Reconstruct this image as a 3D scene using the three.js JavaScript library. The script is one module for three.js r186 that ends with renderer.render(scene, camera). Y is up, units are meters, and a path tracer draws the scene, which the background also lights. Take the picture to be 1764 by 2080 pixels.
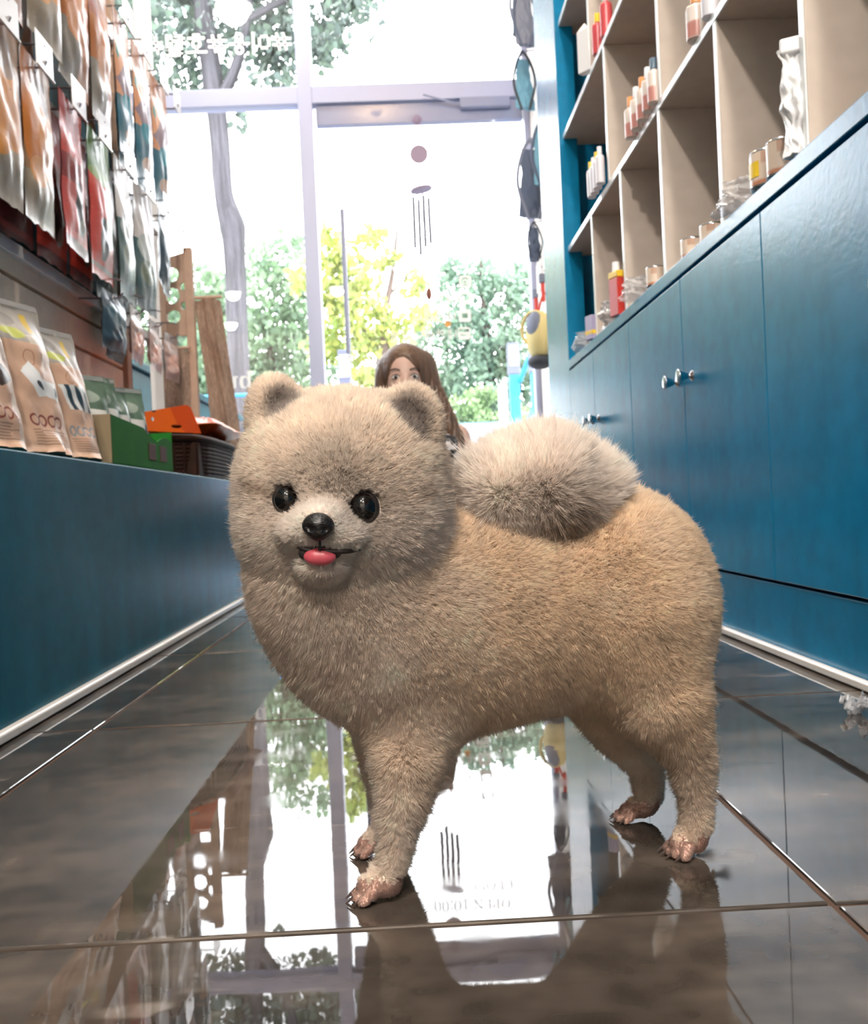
import * as THREE from 'three';
import { mergeGeometries, mergeVertices } from 'three/addons/utils/BufferGeometryUtils.js';
import { RoundedBoxGeometry } from 'three/addons/geometries/RoundedBoxGeometry.js';
import { FontLoader } from 'three/addons/loaders/FontLoader.js';
import { createNoise3D } from 'simplex-noise';

// ---------- camera, sky, exposure ----------
const scene = new THREE.Scene();
const camera = new THREE.PerspectiveCamera(54.95, 1764 / 2080, 0.02, 300);   // focal length 2000 px at 2080 px height
camera.position.set(0, 0.21, 0);                                            // a phone held just above the floor
camera.rotation.order = 'YXZ';
camera.rotation.set(-0.43961 * Math.PI / 180, -1.4709 * Math.PI / 180, -2.6 * Math.PI / 180);
camera.focus = 0.5; camera.userData.fStop = 24;                               // a phone lens: the street falls slightly out of focus
scene.add(camera);
scene.background = new THREE.Color().setRGB(9.8, 10.0, 10.3);                 // bright overcast sky
const renderer = new THREE.WebGLRenderer({ antialias: true });
renderer.toneMapping = THREE.LinearToneMapping;
renderer.toneMappingExposure = 1.0;
renderer.shadowMap.enabled = true;
const LAMP = 17;                                                            // candela of each ceiling disc lamp

// ---------- helpers ----------
let seedState = 20240611;
const rnd = () => { seedState = (seedState + 0x6d2b79f5) | 0; let t = Math.imul(seedState ^ (seedState >>> 15), 1 | seedState); t = (t + Math.imul(t ^ (t >>> 7), 61 | t)) ^ t; return ((t ^ (t >>> 14)) >>> 0) / 4294967296; };
const rr = (a, b) => a + (b - a) * rnd();
const noise3 = createNoise3D(rnd);
const V = (x, y, z) => new THREE.Vector3(x, y, z);
const clamp = (x, a = 0, b = 1) => Math.min(b, Math.max(a, x));
const smooth = (x, a, b) => { const t = clamp((x - a) / (b - a)); return t * t * (3 - 2 * t); };
const mix = (a, b, t) => a + (b - a) * t;
const lin = (r, g, b) => new THREE.Color().setRGB(r, g, b);
const S = (hex) => new THREE.Color(hex);
const taken = new Map();
function numbered(name) { const n = taken.get(name) ?? 0; taken.set(name, n + 1); return n ? name + '_' + String(n).padStart(3, '0') : name; }
const shade = (o) => { o.traverse((c) => { if (c.isMesh) { c.castShadow = true; c.receiveShadow = true; } }); return o; };
function part(name, g, m, parent) { const o = new THREE.Mesh(g, m); o.name = name; o.castShadow = o.receiveShadow = true; parent.add(o); return o; }
function thing(name, label, category, p = [0, 0, 0], turn = 0, group) {
  const o = new THREE.Group(); o.name = numbered(name); o.position.set(...p); o.rotation.y = turn; scene.add(o);
  o.userData = { label, category }; if (group) o.userData.group = group; return o;
}
function solo(name, g, m, label, category, group) { const o = part(numbered(name), g, m, scene); o.userData = { label, category }; if (group) o.userData.group = group; return o; }
function struct(name, g, m, parent = scene) { const o = g ? new THREE.Mesh(g, m) : new THREE.Group(); o.name = name; o.castShadow = o.receiveShadow = true; parent.add(o); if (parent === scene) o.userData.kind = 'structure'; return o; }
// uv in metres from position along the dominant normal axis
function uvm(g, s = 1, ou = 0, ov = 0) {
  if (!g.attributes.normal) g.computeVertexNormals();
  const p = g.attributes.position, n = g.attributes.normal, uv = new Float32Array(p.count * 2);
  for (let i = 0; i < p.count; i++) {
    const ax = Math.abs(n.getX(i)), ay = Math.abs(n.getY(i)), az = Math.abs(n.getZ(i)), x = p.getX(i), y = p.getY(i), z = p.getZ(i);
    const [u, v] = ay >= ax && ay >= az ? [x, z] : ax >= az ? [z, y] : [x, y];
    uv[2 * i] = u * s + ou; uv[2 * i + 1] = v * s + ov;
  }
  g.setAttribute('uv', new THREE.BufferAttribute(uv, 2)); return g;
}
const box = (x0, x1, y0, y1, z0, z1) => uvm(new THREE.BoxGeometry(x1 - x0, y1 - y0, z1 - z0).translate((x0 + x1) / 2, (y0 + y1) / 2, (z0 + z1) / 2));
const rbox = (x0, x1, y0, y1, z0, z1, r = 0.003, seg = 2) => uvm(new RoundedBoxGeometry(x1 - x0, y1 - y0, z1 - z0, seg, r).translate((x0 + x1) / 2, (y0 + y1) / 2, (z0 + z1) / 2));
const tube = (pts, r, seg = 16, rad = 8, closed = false) => new THREE.TubeGeometry(new THREE.CatmullRomCurve3(pts.map((p) => V(...p)), closed), seg, r, rad, closed);
const cyl = (r0, r1, h, x, y, z, seg = 24) => new THREE.CylinderGeometry(r0, r1, h, seg).translate(x, y + h / 2, z);   // r0 top, r1 bottom, standing on y
const lathe = (pts, seg = 28) => new THREE.LatheGeometry(pts.map(([r, y]) => new THREE.Vector2(r, y)), seg);
const join = (gs) => { const a = gs.map((g) => { g = g.index ? g.toNonIndexed() : g.clone(); for (const k of Object.keys(g.attributes)) if (!['position', 'normal', 'uv'].includes(k)) g.deleteAttribute(k); if (!g.attributes.uv) uvm(g); return g; }); return mergeGeometries(a); };
function rod(a, b, r0, r1 = r0, seg = 8) {
  const A = V(...a), B = V(...b), d = B.clone().sub(A), g = new THREE.CylinderGeometry(r1, r0, d.length(), seg);
  g.applyQuaternion(new THREE.Quaternion().setFromUnitVectors(V(0, 1, 0), d.clone().normalize())); const c = A.add(B).multiplyScalar(0.5); return g.translate(c.x, c.y, c.z);
}
// computed textures
function tex(w, h, fn, { srgb = true, repeat } = {}) {
  const d = new Uint8Array(w * h * 4);
  for (let y = 0; y < h; y++) for (let x = 0; x < w; x++) { const c = fn(x / w, y / h), o = (y * w + x) * 4; d[o] = clamp(c[0]) * 255; d[o + 1] = clamp(c[1]) * 255; d[o + 2] = clamp(c[2]) * 255; d[o + 3] = 255; }
  const t = new THREE.DataTexture(d, w, h); t.wrapS = t.wrapT = THREE.RepeatWrapping; t.magFilter = THREE.LinearFilter; t.minFilter = THREE.LinearFilter; if (srgb) t.colorSpace = THREE.SRGBColorSpace; if (repeat) t.repeat.set(...repeat); t.needsUpdate = true; return t;
}
// tileable noise on a torus-like lattice
function lattice(n, seed) { let s = seed; const a = new Float32Array(n * n); for (let i = 0; i < a.length; i++) { s = (Math.imul(s, 1664525) + 1013904223) | 0; a[i] = (s >>> 8) / 16777216; } return a; }
function tnoise(n, seed) { const a = lattice(n, seed); return (u, v) => { const x = ((u % 1) + 1) % 1 * n, y = ((v % 1) + 1) % 1 * n, i = Math.floor(x), j = Math.floor(y), f = x - i, g = y - j, s = f * f * (3 - 2 * f), t = g * g * (3 - 2 * g), A = (p, q) => a[(q % n) * n + (p % n)]; return mix(mix(A(i, j), A(i + 1, j), s), mix(A(i, j + 1), A(i + 1, j + 1), s), t); }; }
function fbm(n, seed, oct = 4) { const f = Array.from({ length: oct }, (_, k) => tnoise(n << k, seed + k * 77)); return (u, v) => { let s = 0, a = 0.5, t = 0; for (const q of f) { s += a * q(u, v); t += a; a *= 0.5; } return s / t; }; }
const std = (o) => new THREE.MeshStandardMaterial(o), phys = (o) => new THREE.MeshPhysicalMaterial(o);
function canvasTex(w, h, draw) { const c = document.createElement('canvas'); c.width = w; c.height = h; const g = c.getContext('2d'); draw(g, w, h); const t = new THREE.CanvasTexture(c); t.colorSpace = THREE.SRGBColorSpace; t.magFilter = THREE.LinearFilter; return t; }
const font = await new FontLoader().loadAsync('fonts/droid/droid_serif_regular.typeface.json');
const fontBold = await new FontLoader().loadAsync('fonts/droid/droid_serif_bold.typeface.json');

// ---------- materials ----------
const fA = fbm(4, 11, 6), fB = fbm(16, 23, 4), fC = fbm(64, 31, 2), fS = tnoise(128, 5);
const M = {};
{
  const streak = (u, v) => fbmStreak(u, v);
  const fT = fbm(4, 91, 5), fbmStreak = (u, v) => fT(u, v * 6);
  const tileMap = tex(1024, 1024, (u, v) => { const a = fA(u, v), b = streak(u, v), c = fC(u, v), k = 0.62 + 0.5 * (a - 0.5) + 0.5 * (b - 0.5) + 0.22 * (c - 0.5); const pale = smooth(streak(u + 0.3, v + 0.1), 0.66, 0.74) * smooth(c, 0.45, 0.7) * 0.35; return [0.50 * k + pale * 0.4, 0.445 * k + pale * 0.4, 0.40 * k + pale * 0.4]; });
  const tileBump = tex(512, 512, (u, v) => { const k = 0.5 + 0.5 * (fA(u, v) - 0.5) + 0.04 * (fC(u, v) - 0.5); return [k, k, k]; }, { srgb: false });
  const tileRough = tex(512, 512, (u, v) => { const k = 0.018 + 0.07 * smooth(fB(u, v), 0.55, 0.85) + 0.03 * smooth(streak(u, v), 0.55, 0.75); return [k, k, k]; }, { srgb: false });
  M.tile = phys({ map: tileMap, roughnessMap: tileRough, roughness: 1, bumpMap: tileBump, bumpScale: 0.0003, ior: 1.52 });
  M.grout = std({ color: S(0x4a3428), roughness: 0.9 });
  const peel = tex(512, 512, (u, v) => { const k = 0.5 + 0.6 * (fC(u, v) - 0.5) + 0.5 * (fB(u, v) - 0.5); return [k, k, k]; }, { srgb: false });
  peel.repeat.set(3, 3);
  const paint = (r, g, b, seed) => { const p = fbm(8, seed, 4); return tex(512, 512, (u, v) => { const k = 1 + 0.16 * (p(u * 3, v) - 0.5) + 0.10 * (fC(u, v) - 0.5); return [r * k, g * k, b * k]; }); };
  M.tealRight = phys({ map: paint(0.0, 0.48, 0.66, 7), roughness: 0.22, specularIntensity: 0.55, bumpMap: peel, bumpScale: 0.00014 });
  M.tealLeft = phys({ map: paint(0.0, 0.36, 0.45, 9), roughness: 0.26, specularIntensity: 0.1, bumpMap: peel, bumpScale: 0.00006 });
  M.tealWall = std({ map: paint(0.08, 0.27, 0.34, 15), roughness: 0.6 });
  M.tealPanel = std({ color: S(0x3f7486), roughness: 0.55, bumpMap: peel, bumpScale: 0.0003 });
  M.seal = std({ color: S(0xe9e2dc), roughness: 0.28 });
  M.dark = std({ color: S(0x0b1a1c), roughness: 0.6 });
  M.beigeBoard = std({ map: tex(256, 256, (u, v) => { const k = 1 + 0.06 * (fB(u, v) - 0.5) + 0.05 * (fC(u, v) - 0.5); return [0.80 * k, 0.745 * k, 0.70 * k]; }), roughness: 0.55 });
  M.whiteEdge = phys({ color: S(0xf4f6f8), roughness: 0.22, clearcoat: 0.5, clearcoatRoughness: 0.15 });
  M.plaster = std({ map: tex(256, 256, (u, v) => { const k = 1 + 0.04 * (fB(u, v) - 0.5) + 0.03 * (fC(u, v) - 0.5); return [0.88 * k, 0.855 * k, 0.83 * k]; }), roughness: 0.85 });
  M.ceiling = std({ color: S(0xf2f0ec), roughness: 0.9 });
  M.slat = phys({ specularIntensity: 0.4, map: tex(512, 128, (u, v) => { const k = 1 + 0.14 * (fT(u, v * 3) - 0.5) + 0.06 * (fC(u, v) - 0.5); return [0.93 * k, 0.86 * k, 0.785 * k]; }), roughness: 0.6 });
  M.frame = phys({ color: S(0xacb2d0), roughness: 0.38, metalness: 0.0 });
  M.railMetal = phys({ color: S(0x9298b4), roughness: 0.05 });
  M.chrome = std({ color: S(0xc9ccd2), roughness: 0.14, metalness: 1 });
  M.darkChrome = std({ color: S(0x7d7f92), roughness: 0.3, metalness: 0.6 });
  M.wire = std({ color: S(0x8d8890), roughness: 0.3, metalness: 0.85 });
  M.glass = phys({ color: 0xffffff, roughness: 0, transmission: 1, thickness: 0, ior: 1.5 });
  M.decal = std({ color: S(0xf6f6f6), roughness: 0.6 });
  M.woodLight = std({ map: tex(256, 512, (u, v) => { const g = fT(u * 2, v * 0.4), k = 1 + 0.3 * (g - 0.5) + 0.08 * (fC(u, v) - 0.5); return [0.80 * k, 0.67 * k, 0.58 * k]; }), roughness: 0.6 });
  M.white = std({ color: S(0xf4f4f6), roughness: 0.4 });
  M.black = std({ color: S(0x17181a), roughness: 0.5 });
}

// ---------- room shell ----------
const ROOM = { x0: -3.6, x1: 0.84, z0: -6, z1: 6.2, h: 3.5 };
{
  const T = 0.15, { x0, x1, z0, z1, h } = ROOM;
  const floor = struct('floor', box(x0 - T, x1 + T, -0.15, -0.0022, z0 - 0.06, z1 + T), M.grout);
  const jx = [], jz = [];
  for (let k = -8; k <= 3; k++) jx.push(0.205 + k * 0.529);
  for (let k = 0; k <= 26; k++) jz.push(-6.55 + 0 + k * 0.505);          // joints at -0.49, -0.995, -1.5 ...
  const tw = 0.529 - 0.004, td = 0.505 - 0.004;
  const variants = [];
  for (let v = 0; v < 6; v++) {
    const sh = new THREE.Shape(), b = 0.0012, w = tw / 2, d = td / 2; sh.moveTo(-w + b, -d + b); sh.lineTo(w - b, -d + b); sh.lineTo(w - b, d - b); sh.lineTo(-w + b, d - b);
    const g = new THREE.ExtrudeGeometry(sh, { depth: 0.007, bevelEnabled: true, bevelThickness: 0.0012, bevelSize: b, bevelSegments: 2, curveSegments: 1 });
    g.rotateX(-Math.PI / 2).translate(0, -0.0094, 0);
    variants.push(uvm(g, 1.0, v * 0.37, v * 0.61));
  }
  for (const x of jx) for (const z of jz) {
    const cx = x + 0.529 / 2, cz = z + 0.505 / 2;
    if (cx < x0 - 0.2 || cx > x1 + 0.2 || cz < z0 - 0.1 || cz > z1 + 0.1) continue;
    const t = part('tile', variants[Math.floor(rnd() * 6)], M.tile, floor);
    t.position.set(cx, 0.0010, cz);
    t.rotation.set(rr(-0.0012, 0.0012), 0, rr(-0.0012, 0.0012));
    if (Math.abs(z - -0.49) < 0.02 && Math.abs(x - -0.324) < 0.02) { t.rotation.set(0.004, 0, 0); t.position.y = 0.0002; }  // the near tile is set a little askew
  }
  struct('ceiling', box(x0 - T, x1 + T, h, h + T, z0 - T, z1 + T), M.ceiling);
  struct('wall_left', box(x0 - T, x0, -0.1, h, z0 - T, z1 + T), M.tealWall);
  struct('wall_right', box(x1, x1 + T, -0.1, h, z0 - T, z1 + T), M.plaster);
  struct('wall_back', box(x0, x1, -0.1, h, z1, z1 + T), M.plaster);
  // glazed shop front
  const front = struct('window_1');
  const bar = (a, b, c, d, z = 0.05, n = 'frame_bar') => part(n, rbox(a, b, c, d, z0 - z, z0 + z, 0.004), M.frame, front);
  bar(x0, x1, 2.652, 2.756); bar(x0, -0.555, 0, 0.09); bar(x0, x1, h - 0.09, h);
  bar(-0.555, -0.468, 0, h - 0.09, 0.055); bar(-2.12, -2.03, 0.09, h - 0.09); bar(x0, x0 + 0.06, 0.09, h - 0.09); bar(x1 - 0.035, x1, 0, h - 0.09);
  const pane = (a, b, c, d) => part('pane', box(a, b, c, d, z0 - 0.0005, z0 + 0.0005).scale(1, 1, 1), M.glass, front);
  const sheet = (a, b, c, d, parent) => part('pane', new THREE.PlaneGeometry(b - a, d - c).translate((a + b) / 2, (c + d) / 2, z0), M.glass, parent);
  for (const [a, b] of [[x0 + 0.06, -2.12], [-2.03, -0.555]]) { sheet(a, b, 0.09, 2.652, front); sheet(a, b, 2.756, h - 0.09, front); }
  sheet(-0.468, x1 - 0.035, 2.756, h - 0.09, front);
  const door = struct('door_1');
  part('top_rail', rbox(-0.452, 0.80, 2.525, 2.64, z0 - 0.03, z0 + 0.03, 0.003), M.railMetal, door);
  part('bottom_rail', rbox(-0.452, 0.80, 0.012, 0.11, z0 - 0.03, z0 + 0.03, 0.003), M.railMetal, door);
  sheet(-0.452, 0.80, 0.11, 2.525, door);
  part('door_closer', join([rbox(0.42, 0.72, 2.585, 2.645, z0 + 0.035, z0 + 0.085, 0.006), rod([0.45, 2.60, z0 + 0.06], [0.2, 2.66, z0 + 0.10], 0.006)]), M.railMetal, door);
  const handle = part('pull_handle', rod([-0.318, 1.14, z0 + 0.05], [-0.318, 2.01, z0 + 0.05], 0.014, 0.014, 16), M.darkChrome, door);
  for (const y of [1.22, 1.93]) part('standoff', rod([-0.318, y, z0], [-0.318, y, z0 + 0.05], 0.008), M.chrome, handle);
  part('push_plate', rbox(-0.335, -0.295, 1.10, 1.135, z0 + 0.001, z0 + 0.02, 0.003), M.white, door);
  // lettering on the glass, read from the street
  const flip = (g, x, y) => g.rotateY(Math.PI).translate(x, y, z0 + 0.0012);
  const text = (s, f, size) => new THREE.ShapeGeometry(f.generateShapes(s, size), 4);
  const stroke = (w) => (a, b) => { const d = Math.hypot(b[0] - a[0], b[1] - a[1]); return new THREE.PlaneGeometry(d + w, w).rotateZ(Math.atan2(b[1] - a[1], b[0] - a[0])).translate((a[0] + b[0]) / 2, (a[1] + b[1]) / 2, 0); };
  const HAN = { // strokes in a unit square; 'o' = ring x, y, r
    '미': [[.1, .8, .55, .8], [.55, .8, .55, .25], [.55, .25, .1, .25], [.1, .25, .1, .8], [.85, .95, .85, 0]],
    '용': ['o', .5, .82, .14, [.05, .48, .95, .48], [.36, .62, .36, .48], [.64, .62, .64, .48], 'o', .5, .18, .16],
    '호': [[.38, .97, .62, .97], [.15, .82, .85, .82], 'o', .5, .55, .18, [.5, .36, .5, .18], [.05, .15, .95, .15]],
    '텔': [[.08, .95, .45, .95], [.08, .95, .08, .5], [.08, .73, .42, .73], [.08, .5, .45, .5], [.5, .72, .68, .72], [.68, .97, .68, .45], [.88, .99, .88, .42], [.2, .35, .85, .35], [.85, .35, .85, .2], [.85, .2, .2, .2], [.2, .2, .2, .03], [.2, .03, .9, .03]],
    '분': [[.25, .97, .25, .65], [.75, .97, .75, .65], [.25, .82, .75, .82], [.25, .65, .75, .65], [.05, .48, .95, .48], [.5, .48, .5, .32], [.2, .28, .2, .04], [.2, .04, .85, .04]],
    '내': [[.12, .85, .12, .3], [.12, .3, .48, .36], [.62, .9, .62, .05], [.62, .5, .85, .5], [.85, .95, .85, 0]],
    '안': ['o', .34, .72, .2, [.72, .98, .72, .38], [.72, .68, .92, .68], [.2, .3, .2, .04], [.2, .04, .85, .04]],
    '에': ['o', .26, .5, .18, [.46, .5, .64, .5], [.64, .9, .64, .05], [.86, .95, .86, 0]],
    '너': [[.12, .85, .12, .3], [.12, .3, .5, .36], [.56, .55, .8, .55], [.8, .95, .8, 0]],
    '있': ['o', .32, .74, .18, [.8, .98, .8, .42], [.35, .38, .18, .04], [.35, .3, .5, .04], [.7, .38, .55, .04], [.7, .3, .88, .04]],
    '개': [[.1, .82, .48, .82], [.48, .82, .38, .25], [.62, .9, .62, .05], [.62, .5, .85, .5], [.85, .95, .85, 0]],
    '#': [[.3, .15, .42, .9], [.62, .15, .74, .9], [.08, .38, .9, .38], [.12, .66, .94, .66]], ' ': [],
  };
  const hangul = (s, size, w, gap = 1.12) => { const gs = []; [...s].forEach((ch, k) => { const L = HAN[ch], ox = k * size * gap; for (let i = 0; i < L.length; i++) if (L[i] === 'o') { gs.push(new THREE.RingGeometry(L[i + 3] * size - w / 2, L[i + 3] * size + w / 2, 20).translate(ox + L[i + 1] * size, L[i + 2] * size, 0)); i += 3; } else gs.push(stroke(w)([ox + L[i][0] * size, L[i][1] * size], [ox + L[i][2] * size, L[i][3] * size])); }); return join(gs); };
  const letter = (g, parent, name = 'lettering') => part(name, g, M.decal, parent);
  letter(flip(hangul('#미용#호텔#분', 0.125, 0.014, 1.03), -0.575, 2.985), front);
  letter(flip(text('bu', fontBold, 0.10), -0.905, 0.965), front);
  letter(flip(text('OPEN 10:00', font, 0.062), 0.52, 2.205), door);
  letter(flip(text('CLOSE 21:00', font, 0.062), 0.54, 2.09), door);
  letter(flip(hangul('내안', 0.062, 0.007), 0.345, 1.425), door); letter(flip(hangul('내안에너', 0.062, 0.007), 0.345, 1.317), door); letter(flip(hangul('내안에너있개', 0.062, 0.007), 0.345, 1.21), door);
  const rsq = (s, r) => { const q = new THREE.Shape(), a = s / 2; q.moveTo(-a + r, -a); q.lineTo(a - r, -a); q.quadraticCurveTo(a, -a, a, -a + r); q.lineTo(a, a - r); q.quadraticCurveTo(a, a, a - r, a); q.lineTo(-a + r, a); q.quadraticCurveTo(-a, a, -a, a - r); q.lineTo(-a, -a + r); q.quadraticCurveTo(-a, -a, -a + r, -a); return q; };
  const hole = (pts) => { const p = new THREE.Path(); pts.forEach(([x, y], i) => (i ? p.lineTo(x, y) : p.moveTo(x, y))); return p; };
  const ell = (cx, cy, a, b, n = 24) => Array.from({ length: n }, (_, i) => [cx + a * Math.cos(i / n * 6.283), cy - b * Math.sin(i / n * 6.283)]);
  const icons = [[0.407, 1.557, (q) => { q.holes.push(hole(ell(0, 0, 0.026, 0.026))); }, true], [0.402, 1.457, (q) => { q.holes.push(hole([...ell(0, 0.005, 0.026, 0.02, 20)])); }], [0.396, 1.35, (q) => { q.holes.push(hole([[-.018, -.015], [-.018, .015], [.018, .015], [.018, -.015]])); }], [0.388, 1.243, (q) => { q.holes.push(hole([[-.03, .008], [-.03, .026], [.03, .026], [.03, .008]])); q.holes.push(hole([[-.028, -.006], [.028, -.006], [.02, -.014], [.006, -.014], [0, -.024], [-.006, -.014], [-.02, -.014]])); }]];
  for (const [x, y, cut, dot] of icons) { const q = rsq(0.074, 0.015); cut(q); let g = new THREE.ShapeGeometry(q, 6); if (dot) g = join([g, new THREE.RingGeometry(0.009, 0.017, 20)]); letter(flip(g, x, y), door, 'icon'); }
  part('dot', flip(new THREE.CircleGeometry(0.02, 18), 0.29, 1.305), std({ color: S(0xd9a05a), roughness: 0.6 }), door).scale.set(1, 1, 1);
}
// ---------- ceiling lamps ----------
const lampGlow = std({ color: S(0xffffff), emissive: lin(1, 0.97, 0.93), emissiveIntensity: 26, roughness: 0.5 });
function discLamp(x, z, label, cd = LAMP, r = 0.12) {
  const t = thing('ceiling_disc_lamp', label, 'lamp', [x, ROOM.h, z], 0, 'round ceiling disc lamps');
  part('housing', lathe([[r + 0.012, 0], [r + 0.014, -0.012], [r + 0.006, -0.026], [r, -0.026]], 40), M.white, t);
  part('diffuser', lathe([[r, -0.02], [r * 0.96, -0.05], [r * 0.8, -0.062], [0.0001, -0.066]], 40), lampGlow, t);
  const l = new THREE.PointLight(lin(1, 0.92, 0.82), cd); l.position.set(0, -0.045, 0); l.shadow.radius = 5; l.castShadow = true; t.add(l);
  return t;
}
discLamp(-0.98, -5.6, 'round white ceiling lamp nearest the shop window, mirrored in the glass beside the tree', 3);
discLamp(-2.45, 2.66, 'round white ceiling lamp over the left rear of the shop');
discLamp(-2.9, 5.0, 'round white ceiling lamp in the far rear corner of the shop');
discLamp(0.05, 1.5, 'round white ceiling lamp above the aisle just behind the camera', 11);
discLamp(-0.9, 2.6, 'added round white ceiling lamp behind the end of the counter, filling the dog from the front', 40);  // unseen lamp, added as soft frontal fill for the dog
discLamp(0.2, 3.6, 'added round white ceiling lamp behind the aisle near the right wall, filling the dog from the front', 40);  // second unseen fill lamp, added to light the dog from the front
discLamp(0.2, -1.7, 'added round white ceiling lamp above the aisle, brightening the goods and hanging bags', 8);  // unseen lamp added to lift the counter goods and bag fronts
{
  const t = thing('pendant_tube_lamp', 'slim warm vertical tube lamp hanging between aisle and door', 'lamp', [-0.12, ROOM.h, -3.7]);
  part('canopy', cyl(0.04, 0.04, 0.02, 0, -0.02, 0), M.black, t); part('cord', rod([0, -0.02, 0], [0, -0.12, 0], 0.003), M.black, t);
  part('tube', new THREE.CapsuleGeometry(0.02, 0.16, 6, 16).translate(0, -0.22, 0), std({ color: S(0xffe2c0), emissive: lin(1, 0.55, 0.22), emissiveIntensity: 24, roughness: 0.4 }), t);
  const l = new THREE.PointLight(lin(1, 0.66, 0.36), 3); l.position.set(0, -0.22, 0); l.castShadow = true; t.add(l);
}

// ---------- right cabinet ----------
const KX = 0.458, LEDGE = 0.566;
{
  const z0 = -3.07, z1 = 1.6, zi = -2.695;                               // far end, near end (behind the camera), inner edge of the far stile
  const cab = thing('wall_cabinet', 'tall glossy teal cabinet with open white-edged shelf cells above its doors', 'cabinet', [KX, 0, 0]);
  const C = (a, b, c, d, e, f) => rbox(a - KX, b - KX, c, d, e, f, 0.0015);
  part('plinth', C(KX + 0.004, 0.835, 0.0015, 0.09, z0 + 0.002, z1), M.tealRight, cab);
  part('carcass', C(KX + 0.02, 0.835, 0.094, LEDGE - 0.018, z0 + 0.002, z1), M.dark, cab);
  part('far_stile', C(KX, KX + 0.05, 0.0015, 2.6, z0, zi), M.tealRight, cab);
  part('far_side_panel', C(KX + 0.05, 0.835, 0.0015, 2.6, z0, z0 + 0.02), M.tealRight, cab);
  part('ledge', C(KX, 0.835, LEDGE - 0.001, LEDGE + 0.022, zi, z1), M.tealRight, cab);
  part('ledge_strip', C(KX + 0.008, 0.83, LEDGE + 0.021, LEDGE + 0.0245, zi, z1), M.beigeBoard, cab);
  const dz = [-2.695, -2.354, -1.972, -1.595, -1.229, -0.857, -0.485, -0.11, 0.265, 0.64, 1.01, 1.38];
  const knobShape = lathe([[0.0001, 0.024], [0.0105, 0.024], [0.0115, 0.0225], [0.0105, 0.0205], [0.0045, 0.007], [0.0035, 0.006], [0.0045, 0.004], [0.008, 0.0015], [0.0085, 0]], 20).rotateZ(Math.PI / 2);
  for (let k = 0; k < dz.length - 1; k++) {
    const d = part('cabinet_door', C(KX, KX + 0.018, 0.0945, LEDGE - 0.0075, dz[k] + 0.001, dz[k + 1] - 0.001), M.tealRight, cab);
    const side = k % 2 === 1 ? dz[k] + 0.048 : dz[k + 1] - 0.034;                   // knobs in pairs round the seams at -2.354, -1.595, ...
    const kn = part('knob', knobShape, M.chrome, d); kn.position.set(0, 0.395, side);
  }
  // shelving
  const sx = 0.47, bx = 0.832, th = 0.012, H = [LEDGE + 0.0245, 0.893, 1.203, 1.51, 1.82, 2.13, 2.45];
  part('back_board', C(bx, 0.836, LEDGE + 0.02, 2.46, z0 + 0.02, z1), M.beigeBoard, cab);
  for (let k = 1; k < H.length; k++) { const s = part('shelf', C(sx + 0.003, bx, H[k] - 0.008, H[k] + 0.006, zi - 0.05, z1), M.beigeBoard, cab); part('edge_band', C(sx, sx + 0.003, H[k] - 0.008, H[k] + 0.006, zi - 0.05, z1), M.whiteEdge, s); }
  const rows = [[-2.36, -2.04, -1.727, -1.41, -1.112, -0.80, -0.49, -0.18, 0.13, 0.5, 0.9, 1.3], [-2.15, -1.712, -1.28, -0.85, -0.42, 0.0, 0.43, 0.9, 1.3], [-2.30, -1.712, -1.28, -0.85, -0.42, 0.0, 0.43, 0.9, 1.3], [-2.15, -1.712, -1.28, -0.42, 0.43, 1.2], [-2.15, -1.712, -1.28, -0.42, 0.43, 1.2], [-2.15, -1.28, -0.42, 0.43, 1.2]];
  rows.forEach((zs, k) => zs.forEach((z) => { const s = part('divider', C(sx + 0.003, bx, H[k] + (k ? 0.006 : 0), H[k + 1] - 0.008, z - th / 2, z + th / 2), M.beigeBoard, cab); part('edge_band', C(sx, sx + 0.003, H[k] + (k ? 0.006 : 0), H[k + 1] - 0.008, z - th / 2, z + th / 2), M.whiteEdge, s); }));
  part('near_side_panel', C(KX, 0.835, 0.0015, 2.6, z1, z1 + 0.02), M.tealRight, cab);
  part('top_board', C(KX, 0.835, 2.56, 2.6, zi, z1), M.tealRight, cab);
  struct('baseboard_right', rbox(KX - 0.007, KX + 0.003, 0.001, 0.011, z0, z1, 0.003), M.seal);
}
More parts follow.
